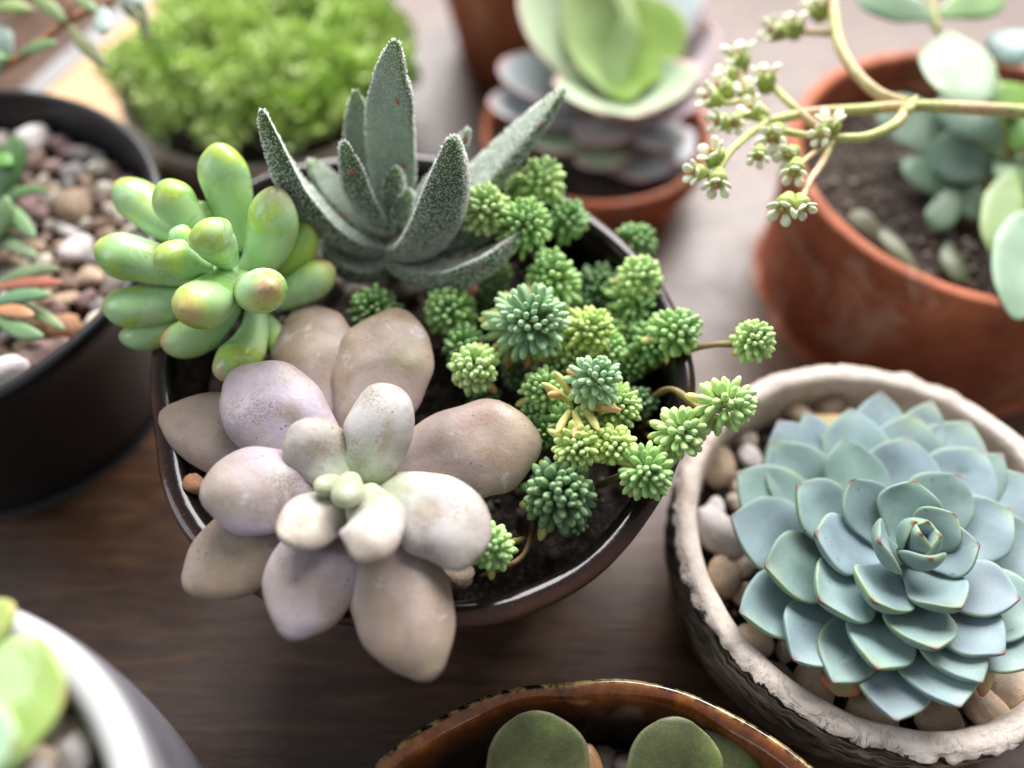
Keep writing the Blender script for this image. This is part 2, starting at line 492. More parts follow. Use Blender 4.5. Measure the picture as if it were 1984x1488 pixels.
def leaf_grid(P, hw, ht, kind, hint, n=26, m=20, cup=0.0, top=1.0, bot=1.0, sq=1.0, wob=0.0, seed=0.0, keel=0.0, twist=0.0, groove=0.0):
    """A solid leaf: spine P, half width hw, half thickness ht, upper face towards hint."""
    V, T3, N3, par = [], [], [], []
    Sprev = None
    for i in range(n + 1):
        t = 0.5 - 0.5 * math.cos(math.pi * i / n)
        t = min(max(t, 0.0), 1.0)
        p, T = bez(P, t)
        S = np.cross(T, np.asarray(hint, float))
        S = unit(S)
        if Sprev is not None and np.dot(S, Sprev) < 0:
            S = -S
        Sprev = S
        N = unit(np.cross(S, T))
        if twist:
            a = twist * t
            S, N = S * math.cos(a) + N * math.sin(a), N * math.cos(a) - S * math.sin(a)
        w = hw * prof(kind, t)
        h = ht * (prof(kind, t) ** 0.75 if kind in ('spoon', 'round', 'oval', 'lance') else prof(kind, t))
        for j in range(m):
            a = 2 * math.pi * j / m
            ca, sa = math.cos(a), math.sin(a)
            x = w * math.copysign(abs(ca) ** sq, ca)
            y = h * math.copysign(abs(sa) ** sq, sa) * (top if sa > 0 else bot)
            u = x / w if w > 1e-6 else 0
            y += cup * w * u * u
            if sa < 0:
                y -= keel * w * (1 - abs(u)) ** 1.2
            if groove and sa > 0:
                y -= groove * w * (1 - abs(u)) ** 1.5 * sstep(.85, .25, t)
            q = p + S * x + N * y
            if wob:
                q = q + (N * ns(p + S * x, 1.1, seed) + S * ns(p, 1.3, seed + 9)) * wob * min(1, w / hw * 1.3)
            V.append(q)
            T3.append(T)
            N3.append(N)
            par.append((t, ca, sa))
    Fc = []
    for i in range(n):
        for j in range(m):
            k = (j + 1) % m
            Fc.append((i * m + j, i * m + k, (i + 1) * m + k, (i + 1) * m + j))
    Fc.append(tuple(range(m - 1, -1, -1)))
    Fc.append(tuple(n * m + j for j in range(m)))
    return np.array(V), Fc, par, np.array(T3)


def leaf(parent, P, hw, ht, kind, hint, mat, colf, name='leaf', **kw):
    V, Fc, par, T3 = leaf_grid(P, hw, ht, kind, hint, **kw)
    cols = np.array([np.clip(colf(t, u, s, p), 0.001, 0.95) for (t, u, s), p in zip(par, V)])
    return mesh_obj(name, V, Fc, mat, parent, cols=cols, attrs={'lt': [q[0] for q in par]})


def tube(name, parent, pts, rad, mat, colf, m=10, n=24, wob=0.0):
    """A stem through the points pts (centimetres), radius from rad[0] to rad[1]."""
    pts = [np.asarray(p, float) for p in pts]
    ctrl = [2 * pts[0] - pts[1]] + pts + [2 * pts[-1] - pts[-2]]
    C = []
    segs = len(pts) - 1
    for i in range(n + 1):
        f = i / n * segs
        s = min(int(f), segs - 1)
        t = f - s
        p0, p1, p2, p3 = ctrl[s:s + 4]
        C.append(0.5 * ((2 * p1) + (-p0 + p2) * t + (2 * p0 - 5 * p1 + 4 * p2 - p3) * t * t + (-p0 + 3 * p1 - 3 * p2 + p3) * t ** 3))
    V, cols = [], []
    S = unit(np.cross(C[1] - C[0], [0.31, 0.2, 0.93]))
    for i, c in enumerate(C):
        T = unit(C[min(i + 1, n)] - C[max(i - 1, 0)])
        S = unit(S - T * np.dot(S, T))
        B = np.cross(T, S)
        f = i / n
        r = rad[0] * (1 - f) + rad[1] * f
        r *= 1 + wob * ns(c, 4.0, 3.3)
        if i in (0, n):
            r *= 0.35
        for j in range(m):
            a = 2 * math.pi * j / m
            q = c + (S * math.cos(a) + B * math.sin(a)) * r
            V.append(q)
            cols.append(np.clip(colf(f, q), 0.001, 0.95))
    Fc = [(i * m + j, i * m + (j + 1) % m, (i + 1) * m + (j + 1) % m, (i + 1) * m + j) for i in range(n) for j in range(m)]
    Fc.append(tuple(range(m - 1, -1, -1)))
    Fc.append(tuple(n * m + j for j in range(m)))
    return mesh_obj(name, V, Fc, mat, parent, cols=cols)


def lathe(name, parent, prf, cen, mat, seg=160, mod=None, p0=0.0, p1=1.0, sub=4, cap=True):
    """Turned shape: prf is a list of (radius, z); mod(theta, k, r, z) bends it; pv runs p0..p1 along the profile."""
    # smooth the profile with a Catmull-Rom pass
    pr = [np.array(a, float) for a in prf]
    ctrl = [2 * pr[0] - pr[1]] + pr + [2 * pr[-1] - pr[-2]]
    Q, K = [], []
    for s in range(len(pr) - 1):
        for i in range(sub):
            t = i / sub
            a, b, c_, d = ctrl[s:s + 4]
            Q.append(0.5 * ((2 * b) + (-a + c_) * t + (2 * a - 5 * b + 4 * c_ - d) * t * t + (-a + 3 * b - 3 * c_ + d) * t ** 3))
            K.append((s + t) / (len(pr) - 1))
    Q.append(pr[-1])
    K.append(1.0)
    V, pv = [], []
    for q, k in zip(Q, K):
        for j in range(seg):
            th = 2 * math.pi * j / seg
            r, z = max(q[0], 0.0), q[1]
            if mod:
                r, z = mod(th, k, r, z)
            V.append((cen[0] + r * math.cos(th), cen[1] + r * math.sin(th), z))
            pv.append(p0 + (p1 - p0) * k)
    n = len(Q)
    Fc = [(i * seg + j, i * seg + (j + 1) % seg, (i + 1) * seg + (j + 1) % seg, (i + 1) * seg + j) for i in range(n - 1) for j in range(seg)]
    if cap:
        Fc.append(tuple(range(seg - 1, -1, -1)))
    return mesh_obj(name, V, Fc, mat, parent, attrs={'pv': pv})


def soil_disc(parent, cen, rfun, z, amp=0.25, seed=0.0, nr=26, nt=90, dome=0.0, slope=0.0):
    V = [(cen[0], cen[1], z + dome)]
    for i in range(1, nr + 1):
        for j in range(nt):
            th = 2 * math.pi * j / nt
            f = i / nr
            r = rfun(th) * f
            x, y = cen[0] + r * math.cos(th), cen[1] + r * math.sin(th)
            V.append((x, y, z + slope * (y - cen[1]) + dome * (1 - f * f) + amp * ns((x, y, seed), 0.9) + amp * 0.6 * ns((x, y, seed), 3.1) + amp * 0.3 * ns((x, y, seed), 8)))
    Fc = [(0, 1 + j, 1 + (j + 1) % nt) for j in range(nt)]
    for i in range(nr - 1):
        for j in range(nt):
            a = 1 + i * nt
            Fc.append((a + j, a + nt + j, a + nt + (j + 1) % nt, a + (j + 1) % nt))
    return mesh_obj('soil', V, Fc, M['soil'], parent)


_ico = {}


def ico(sub):
    if sub not in _ico:
        import bmesh
        bm = bmesh.new()
        bmesh.ops.create_icosphere(bm, subdivisions=sub, radius=1.0)
        _ico[sub] = (np.array([v.co[:] for v in bm.verts]), [tuple(v.index for v in f.verts) for f in bm.faces])
        bm.free()
    return _ico[sub]


stone_meshes = {}


def stone(name, pos, size, mat, label, group, flat=0.7, k=None, cat='pebble'):
    k = random.randrange(7) if k is None else k
    key = (k, mat.name)
    if key not in stone_meshes:
        V, Fc = ico(3)
        W = []
        for v in V:
            q = ns(v, 1.1, k * 7.1)
            d = 1 + 0.34 * ns(v, 0.9, k * 7.1) + 0.22 * abs(ns(v, 1.7, k * 3.3)) * (1 if k % 2 else .3) + 0.10 * ns(v, 2.6, k * 5) + 0.04 * ns(v, 6, k)
            W.append(v * d * CM)
        me = bpy.data.meshes.new('pebble')
        me.from_pydata(np.array(W).tolist(), [], Fc)
        me.polygons.foreach_set('use_smooth', [True] * len(me.polygons))
        me.materials.append(mat)
        stone_meshes[key] = me
    o = bpy.data.objects.new(name, stone_meshes[key])
    COL.objects.link(o)
    o.location = Vector(np.asarray(pos, float) * CM)
    o.rotation_euler = (random.uniform(-.35, .35), random.uniform(-.35, .35), random.uniform(0, 6.28))
    a = random.uniform(0.82, 1.25)
    o.scale = (size * a, size / a * random.uniform(.85, 1.1), size * flat * random.uniform(.85, 1.15))
    tag(o, label, cat, group)
    return o


def grit_bed(parent, cen, rfun, z, n, mat, smin=.05, smax=.14, seed=1, rmin=0.0):
    rq = random.Random(seed)
    V, Fc = [], []
    iv, ifc = ico(1)
    for _ in range(n):
        th = rq.uniform(0, 6.283)
        r = max(rmin, rfun(th) * math.sqrt(rq.random()))
        p = np.array([cen[0] + r * math.cos(th), cen[1] + r * math.sin(th), z + rq.uniform(-.04, .14)])
        sc = np.array([rq.uniform(.7, 1.4), rq.uniform(.7, 1.4), rq.uniform(.5, 1)]) * rq.uniform(smin, smax)
        b = len(V)
        so = rq.uniform(0, 50)
        V += [p + v * sc * (1 + .4 * ns(v, 1.2, so)) for v in iv]
        Fc += [tuple(b + i for i in f) for f in ifc]
    return tag(mesh_obj('grit', V, Fc, mat, parent), kind='stuff')


def scatter(cen, rfun, n, smin, smax, seed, keep=None):
    rs = random.Random(seed)
    out = []
    for _ in range(n * 40):
        th = rs.uniform(0, 2 * math.pi)
        s = rs.uniform(smin, smax) ** 1.0
        r = (rfun(th) - s * 0.7) * math.sqrt(rs.random())
        p = (cen[0] + r * math.cos(th), cen[1] + r * math.sin(th))
        if keep and not keep(p, s):
            continue
        if all((p[0] - q[0]) ** 2 + (p[1] - q[1]) ** 2 > ((s + q[2]) * 0.86) ** 2 for q in out):
            out.append((p[0], p[1], s))
            if len(out) >= n:
                break
    return out


# ------------------------------------------------------------------ the table
V, Fc = [], []
nx, ny = 60, 60
for i in range(nx + 1):
    for j in range(ny + 1):
        V.append((-80 + 160 * i / nx, -60 + 160 * j / ny, 0.0))
for i in range(nx):
    for j in range(ny):
        a = i * (ny + 1) + j
        Fc.append((a, a + ny + 1, a + ny + 2, a + 1))
o = mesh_obj('table', V, Fc, M['table'])
tag(o, 'dark brown wooden table under the pots', 'table', kind='structure')

# ------------------------------------------------------------------ the dark glazed pot in the middle
RIM_PX = [(305, 840), (322, 950), (385, 1062), (510, 1155), (690, 1206), (870, 1212), (1010, 1188), (1130, 1130), (1212, 1050), (1262, 985),
          (1318, 868), (1342, 745), (1318, 635), (1255, 525), (1150, 425), (1000, 342), (830, 302), (640, 312), (480, 348), (380, 450), (318, 590), (298, 710)]
MC = np.array([-2.0, 0.9])
pa = []
for px, py in RIM_PX:
    zr = 7.0
    for _ in range(6):
        q = at(px, py, zr)
        zr = 6.85 + .085 * q[1]
    d = q[:2] - MC
    pa.append((math.atan2(d[1], d[0]) % (2 * math.pi), np.linalg.norm(d)))
pa.sort()
PA = np.array([a for a, _ in pa])
PR = np.array([r for _, r in pa])
tt = np.linspace(0, 2 * math.pi, 721)
rr = np.interp(tt, PA, PR, period=2 * math.pi)
ker = np.hanning(35)
ker /= ker.sum()
rr = np.convolve(np.concatenate([rr[-61:-1], rr, rr[1:61]]), ker, 'same')[60:-60]


def RM(th):
    return float(np.interp(th % (2 * math.pi), tt, rr))


def pot_mod(th, k, r, z):
    # r is a fraction of the rim outline; low down the outline becomes a circle
    f = sstep(0.0, 5.5, z)
    R = RM(th) * f + 6.3 * (1 - f)
    wave = (0.06 * math.sin(3 * th + 0.6) - .15 + .085 * (MC[1] + R * math.sin(th))) * sstep(2, 7, z)
    bumpy = 0.012 * ns((math.cos(th) * 3, math.sin(th) * 3, z), 1.0)
    return R * (r + bumpy), z + wave


pot = empty('glazed_pot', (MC[0], MC[1], 0), 'wide dark brown glazed pot in the middle holding four kinds of succulents', 'plant pot')
lathe('body', pot, [(0.02, 0.02), (.60, .03), (.66, .25), (.74, 1.6), (.84, 3.6), (.92, 5.2), (.955, 6.1), (.968, 6.5), (.998, 6.72), (1.012, 6.92), (1.003, 7.07),
                    (.972, 7.14), (.938, 7.08), (.918, 6.85), (.91, 6.3), (.90, 5.2), (.86, 4.2), (.80, 3.6)], MC, M['glaze'], seg=220, mod=pot_mod)
soil_disc(pot, MC, lambda th: RM(th) * .885, 4.95, 0.35, 4.2, dome=0.5, slope=.07)
SOILZ = 5.2
# loose gravel grains on the soil: too many and too small to pick apart
Vs, Fs = [], []
iv, ifc = ico(1)
for _ in range(620):
    th = random.uniform(0, 6.283)
    r = RM(th) * .84 * math.sqrt(random.random())
    p = np.array([MC[0] + r * math.cos(th), MC[1] + r * math.sin(th), SOILZ + random.uniform(-.05, .2)])
    p[2] += .07 * (p[1] - MC[1])
    if p[1] < -2.2 and random.random() < .75:
        continue
    s = random.uniform(.06, .2)
    sc = np.array([random.uniform(.7, 1.3), random.uniform(.7, 1.3), random.uniform(.6, 1)]) * s
    b = len(Vs)
    so = random.uniform(0, 50)
    Vs += [p + v * sc * (1 + .35 * ns(v, 1.2, so)) for v in iv]
    Fs += [tuple(b + i for i in f) for f in ifc]
tag(mesh_obj('gravel', Vs, Fs, M['greystone'], pot), kind='stuff')
for (px, py, s, mm, lab) in [
    (925, 592, .62, 'redstone', 'rusty brown lava stone on the soil between the small stonecrop heads'),
    (640, 548, .34, 'greystone', 'grey gravel stone between the jelly bean plant and the fuzzy succulent'),
    (596, 492, .42, 'greystone', 'pale grey stone beside the base of the fuzzy succulent'),
    (790, 566, .40, 'greystone', 'grey stone under the lowest leaf of the fuzzy succulent'),
    (690, 565, .30, 'greystone', 'small grey stone behind the dull green stonecrop head'),
    (884, 1112, .40, 'pumice', 'beige stone under the pale right leaf of the lilac rosette'),
    (1048, 500, .40, 'greystone', 'pale stone beside the upright green stonecrop stem')]:
    stone('stone', at(px, py, 5.75 if py < 700 else 5.3), s, M[mm], lab, None, k=3, cat='stone')
stone('stone', at(376, 938, 6.6), .27, M['redstone'], 'orange brown stone at the left inner rim of the glazed pot', None, cat='stone')

# ------------------------------------------------------------------ lilac moonstone rosette
LIL, TAN, PAL, GRN, PNK = s2l(170, 157, 175), s2l(148, 134, 102), s2l(186, 187, 176), s2l(172, 190, 148), s2l(192, 154, 160)
BRN = s2l(138, 116, 100)
MZ = -1.0
mc = at(688, 938, 8.2 + MZ)
moon = empty('moonstone_plant', (mc[0], mc[1], SOILZ), 'plump lilac and beige moonstone rosette leaning over the front of the glazed pot', 'succulent')
axis_top = mc + np.array([0.1, -1.2, 5.0])


def moon_col(tone, seed, stain=None, tipc=TAN):
    def f(t, u, s, p):
        m = 0.5 + 0.9 * ns(p, .75, seed)
        lo = sstep(.75, .2, t)
        base = {'tan': BRN * (.42 - .2 * lo) + TAN * .36 + LIL * (.22 + .2 * lo), 'lil': LIL * .9 + PAL * .1, 'pale': PAL * .65 + LIL * .35}[tone]
        c = base * (1 - .45 * sstep(.45, .95, m)) + TAN * (.45 * sstep(.45, .95, m))
        k = (.25 if tone == 'pale' else .55) * sstep(.62, 1.0, t) * (0.6 + .7 * ns(p, 1.3, seed + 4))
        c = c * (1 - k) + tipc * k
        e = sstep(.82, 1.0, abs(u)) * .16
        c = c * (1 - e) + PNK * e
        if tone == 'pale':
            g = sstep(.55, .0, t) * .75
            c = c * (1 - g) + GRN * g
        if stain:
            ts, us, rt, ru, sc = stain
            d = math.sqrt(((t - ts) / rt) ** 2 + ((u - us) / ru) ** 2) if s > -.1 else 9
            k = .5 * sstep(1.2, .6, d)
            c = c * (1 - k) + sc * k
        return c
    return f


OLV = s2l(110, 106, 58)
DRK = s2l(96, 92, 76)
# tip px, tip z, base z, width px, tone, control sag, stain
MOON = [
    ((584, 588), 8.3, 7.7, 172, 'tan', .10, None), ((772, 597), 8.5, 7.8, 190, 'tan', .15, (.66, .45, .12, .42, OLV)),
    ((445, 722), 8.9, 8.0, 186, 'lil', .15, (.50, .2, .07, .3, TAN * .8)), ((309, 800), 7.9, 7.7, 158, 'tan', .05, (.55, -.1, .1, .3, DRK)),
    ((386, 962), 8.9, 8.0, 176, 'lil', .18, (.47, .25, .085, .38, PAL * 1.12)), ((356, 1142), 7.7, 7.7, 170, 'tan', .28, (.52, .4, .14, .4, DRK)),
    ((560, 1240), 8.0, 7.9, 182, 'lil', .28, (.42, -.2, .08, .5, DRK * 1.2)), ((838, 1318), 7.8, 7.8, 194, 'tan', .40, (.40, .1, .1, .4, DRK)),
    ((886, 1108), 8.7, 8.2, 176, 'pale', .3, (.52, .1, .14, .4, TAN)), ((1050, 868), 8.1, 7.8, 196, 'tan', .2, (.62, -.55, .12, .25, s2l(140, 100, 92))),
    ((566, 822), 9.25, 8.5, 122, 'pale', .0, (.6, 0, .2, .4, TAN)), ((716, 748), 9.3, 8.5, 136, 'pale', .0, (.45, .4, .2, .2, TAN)),
    ((546, 1044), 9.3, 8.5, 120, 'pale', .0, (.74, .1, .10, .3, TAN * 1.1)), ((690, 1086), 9.5, 8.6, 124, 'pale', .0, None),
]
MCTRL = {8: (892, 950, 9.0), 11: (764, 838, 9.25), 13: (762, 1010, 9.3), 9: (900, 850, 8.2)}
for i, (tp, tz, bz, wpx, tone, sag, stain) in enumerate(MOON):
    tip = at(tp[0], tp[1], tz + MZ)
    inner = i >= 10
    cpx = at(688, 938, bz + MZ)
    d = tip - cpx
    b = cpx + unit([d[0], d[1], 0]) * (.12 if not inner else .16)
    mid = (b + tip) / 2 + np.array([0, 0, sag + (.10 if not inner else -.25)])
    if i in MCTRL:
        mid = at(*MCTRL[i][:2], MCTRL[i][2] + MZ)
    # blunt fat leaves
    hw = wpx * 1.02 * cmpp((b + tip * 2) / 3) / 2
    leaf(moon, [b, mid, tip], hw, hw * (.42 if not inner else .46), 'obovate' if not inner else 'plump', axis_top - (b + tip) / 2,
         M['moon'], moon_col(tone, i * 3.7, stain), n=48, m=40, top=.85, bot=1.15, sq=1.12, wob=.10, seed=i * 2.3, cup=-.02, groove=.10)
for (tp, bp, z0, z1, wpx) in [((669, 978), (679, 922), 8.9, 9.4, 66), ((612, 950), (658, 930), 8.75, 9.15, 46)]:
    b, tip = at(*bp, z0 + MZ), at(*tp, z1 + MZ)
    hw = wpx * cmpp(tip) / 2
    leaf(moon, [b, (b + tip) / 2, tip], hw, hw * .75, 'plump', axis_top - b, M['moon'],
         lambda t, u, s, p: GRN * .75 + PAL * .25, n=24, m=24, wob=.02)
tube('stem', moon, [np.array([mc[0] + .2, mc[1] + .6, SOILZ - .2]), mc + np.array([.1, .2, -1.6]), mc + np.array([0, 0, .25])], (.32, .3), M['stem'],
     lambda f, p: s2l(128, 122, 100))

# ------------------------------------------------------------------ jelly bean plant
JG, JY, JB, JR = s2l(150, 192, 112), s2l(182, 206, 86), s2l(176, 212, 164), s2l(208, 142, 118)
jc = at(430, 535, 7.6)
jel = empty('jelly_bean_plant', (jc[0], jc[1], SOILZ), 'lime green jelly bean succulent with rosy leaf tips at the left of the glazed pot', 'succulent')


def jelly_col(red, seed):
    def f(t, u, s, p):
        n = ns(p, 1.6, seed)
        bl = sstep(-.2, .4, ns(p, .8, seed + 5) + .5 - .5 * t)          # waxy bloom, rubbed off towards the tip
        rub = sstep(.03, .08, ns(p, 1.2, seed + 11) + .12 * ns(p, 4, seed) + .40 * t - .30)
        c = JG * (1 - bl * .75) + JB * bl * .75
        k = rub * .75 * sstep(.25, .6, t)
        c = c * (1 - k) + JY * k
        r = red * .9 * sstep(.87, 1.0, t + .07 * n)
        return c * (1 - r) + JR * r
    return f


JEL = [  # base, control, tip (px, px, z), width px, redness
    ((455, 490, 8.2), (447, 395, 9.0), (422, 277, 10.4), 97, .15), ((472, 532, 8.0), (528, 505, 8.3), (537, 362, 10.0), 104, .55),
    ((480, 525, 7.5), (575, 530, 7.5), (592, 432, 8.8), 84, .1), ((408, 470, 8.6), (362, 432, 9.2), (316, 348, 10.0), 84, .1),
    ((392, 482, 8.2), (310, 432, 8.6), (226, 352, 9.2), 88, .4), ((402, 532, 8.2), (300, 522, 8.4), (186, 474, 8.8), 96, .12),
    ((420, 560, 7.8), (310, 606, 7.6), (199, 590, 7.8), 88, .6), ((400, 600, 7.2), (320, 668, 7.1), (232, 648, 7.2), 62, .1),
    ((450, 588, 7.6), (420, 664, 7.4), (311, 662, 7.5), 80, .8), ((440, 512, 8.2), (438, 585, 8.4), (352, 602, 9.5), 104, .6),
    ((441, 508, 8.8), (425, 482, 9.7), (388, 428, 10.2), 92, .05), ((402, 520, 8.7), (352, 524, 9.2), (310, 474, 9.7), 84, .05),
    ((424, 470, 8.6), (402, 436, 8.9), (376, 392, 9.2), 54, .0), ((392, 480, 9.0), (362, 470, 9.3), (330, 447, 9.5), 50, .0),
    ((462, 535, 8.0), (492, 582, 8.3), (526, 556, 9.9), 92, .8), ((500, 580, 7.4), (575, 578, 7.4), (645, 512, 7.9), 84, .55),
    ((492, 600, 7.4), (508, 690, 7.2), (414, 722, 7.6), 86, .7), ((505, 605, 7.2), (545, 640, 7.0), (538, 700, 6.9), 48, .1),
]
for i, (b, c_, t_, wpx, red) in enumerate(JEL):
    P = [at(*b), at(*c_), at(*t_)]
    hw = wpx * cmpp(P[1]) / 2
    leaf(jel, P, hw, hw * .9, 'bean', jc + np.array([0, -.5, 6]) - P[1], M['jelly'], jelly_col(red, i * 4.1), n=36, m=26, wob=.06, seed=i)
tube('stem', jel, [np.array([jc[0] + .1, jc[1] + .4, SOILZ - .2]), jc + np.array([0, .2, -.8]), at(432, 530, 8.8)], (.3, .26), M['stem'],
     lambda f, p: s2l(150, 168, 110))

# ------------------------------------------------------------------ fuzzy grey-green crassula
cb = at(765, 470, 6.9)
cra = empty('fuzzy_succulent', (cb[0], cb[1], SOILZ - .2), 'fuzzy grey green pointed leaf succulent with rusty specks at the back of the glazed pot', 'succulent')
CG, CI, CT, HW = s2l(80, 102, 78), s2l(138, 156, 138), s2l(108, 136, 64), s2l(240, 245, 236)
CRA = [  # base, control, tip, width px, hair density, inner bend
    ((742, 478, 6.0), (585, 452, 6.9), (508, 212, 10.6), 86, 1.0, .25), ((735, 455, 6.2), (655, 385, 6.9), (598, 310, 7.9), 66, .5, .2),
    ((756, 442, 6.5), (690, 402, 7.4), (667, 273, 9.5), 72, 1.0, .2), ((762, 420, 6.3), (752, 260, 8.3), (765, 80, 11.6), 88, .8, .1),
    ((738, 410, 6.2), (690, 300, 7.4), (688, 176, 9.6), 62, .5, .15), ((768, 430, 6.8), (764, 380, 7.6), (765, 322, 8.6), 46, .7, .15),
    ((774, 432, 6.8), (782, 405, 7.3), (790, 366, 8.0), 50, .6, .15), ((768, 478, 6.1), (872, 470, 6.9), (876, 264, 10.3), 118, 1.5, .22),
    ((792, 432, 6.4), (850, 360, 7.2), (907, 250, 8.9), 60, .7, .2), ((800, 458, 6.0), (925, 370, 7.2), (1093, 170, 9.4), 96, .9, .15),
    ((765, 498, 5.9), (868, 585, 6.0), (1008, 452, 7.5), 88, 1.2, .28), ((752, 502, 5.8), (672, 560, 5.7), (628, 448, 6.4), 78, .4, .2),
    ((790, 474, 5.9), (880, 480, 6.1), (975, 425, 6.5), 70, .5, .2),
]


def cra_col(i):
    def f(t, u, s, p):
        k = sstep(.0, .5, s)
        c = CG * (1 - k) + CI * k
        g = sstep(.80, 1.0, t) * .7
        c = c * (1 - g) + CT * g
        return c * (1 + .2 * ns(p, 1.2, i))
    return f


tube('stem', cra, [(cb[0], cb[1], SOILZ - .3), (cb[0], cb[1], 6.2), (cb[0], cb[1], 7.3)], (.4, .45), M['stem'], lambda f, p: s2l(96, 92, 72))
rs = np.random.RandomState(5)
for i, (b, c_, t_, wpx, dens, cup) in enumerate(CRA):
    P = [at(q[0], q[1], q[2] + 1.1) for q in (b, c_, t_)]
    hw = wpx * 1.1 * cmpp(P[1]) / 2
    hint = cb + np.array([0, .6, 4.2]) - P[1]
    kw = dict(n=34, m=24, cup=cup, top=.55, bot=1.15, keel=.10, wob=.05, seed=i * 1.9)
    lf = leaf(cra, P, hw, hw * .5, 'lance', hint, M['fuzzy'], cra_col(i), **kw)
    V, Fc, par, T3 = leaf_grid(P, hw, hw * .5, 'lance', hint, **kw)
    # short blunt white hairs, one joined mesh on each leaf
    quads = np.array([f for f in Fc if len(f) == 4])
    A, B, C_, D = V[quads[:, 0]], V[quads[:, 1]], V[quads[:, 2]], V[quads[:, 3]]
    nr = np.cross(C_ - A, D - B)
    ar = np.linalg.norm(nr, axis=1)
    nr = nr / (ar[:, None] + 1e-9)
    cen = V.reshape(-1, 24, 3).mean(axis=1)
    qc = (A + B + C_ + D) / 4
    ringc = cen[np.minimum(quads[:, 0] // 24, len(cen) - 1)]
    flip = np.sign(np.einsum('ij,ij->i', nr, qc - ringc))
    nr *= flip[:, None]
    cnt = int(ar.sum() / 2 * 300 * dens)
    ids = rs.choice(len(quads), cnt, p=ar / ar.sum())
    uu, vv = rs.rand(cnt, 1), rs.rand(cnt, 1)
    pts = (A[ids] * (1 - uu) + B[ids] * uu) * (1 - vv) + (D[ids] * (1 - uu) + C_[ids] * uu) * vv
    nn = nr[ids]
    tg = T3[quads[ids, 0]]
    dr = nn * .9 + tg * .75 + rs.randn(cnt, 3) * .16
    dr /= np.linalg.norm(dr, axis=1)[:, None]
    ln = rs.uniform(.05, .095, (cnt, 1))
    sx = np.cross(dr, nn + rs.randn(cnt, 3) * .3)
    sx /= np.linalg.norm(sx, axis=1)[:, None] + 1e-9
    sy = np.cross(dr, sx)
    r0 = rs.uniform(.015, .025, (cnt, 1))
    HV = np.stack([pts - nn * .01 + sx * r0, pts - nn * .01 - sx * r0 * .5 + sy * r0 * .87, pts - nn * .01 - sx * r0 * .5 - sy * r0 * .87,
                   pts + dr * ln * .7 + sx * r0 * .55, pts + dr * ln * .7 - sx * r0 * .5, pts + dr * ln], axis=1).reshape(-1, 3)
    base = (np.arange(cnt) * 6)[:, None, None]
    T = np.array([[0, 1, 3], [1, 4, 3], [1, 2, 4], [2, 0, 4], [0, 3, 4], [3, 4, 5], [4, 3, 5]])
    HF = (base + T[None]).reshape(-1, 3).tolist()
    hc = np.repeat(HW[None] * rs.uniform(.75, 1.12, (cnt, 1)), 6, axis=0)
    hr = mesh_obj('hair', HV, HF, M['hair'], lf, cols=hc)
    tag(hr, kind='stuff')

# ------------------------------------------------------------------ stonecrop with many small heads
sc0 = at(1090, 700, SOILZ)
sed = empty('stonecrop_plant', sc0, 'trailing green stonecrop with many small bead leaf heads spilling over the right rim', 'succulent')
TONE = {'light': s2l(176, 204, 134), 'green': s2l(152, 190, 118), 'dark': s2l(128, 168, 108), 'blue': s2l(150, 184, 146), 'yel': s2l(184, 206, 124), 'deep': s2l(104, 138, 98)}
YEL, ORG = s2l(194, 190, 118), s2l(202, 158, 108)
CAMD = -DIR
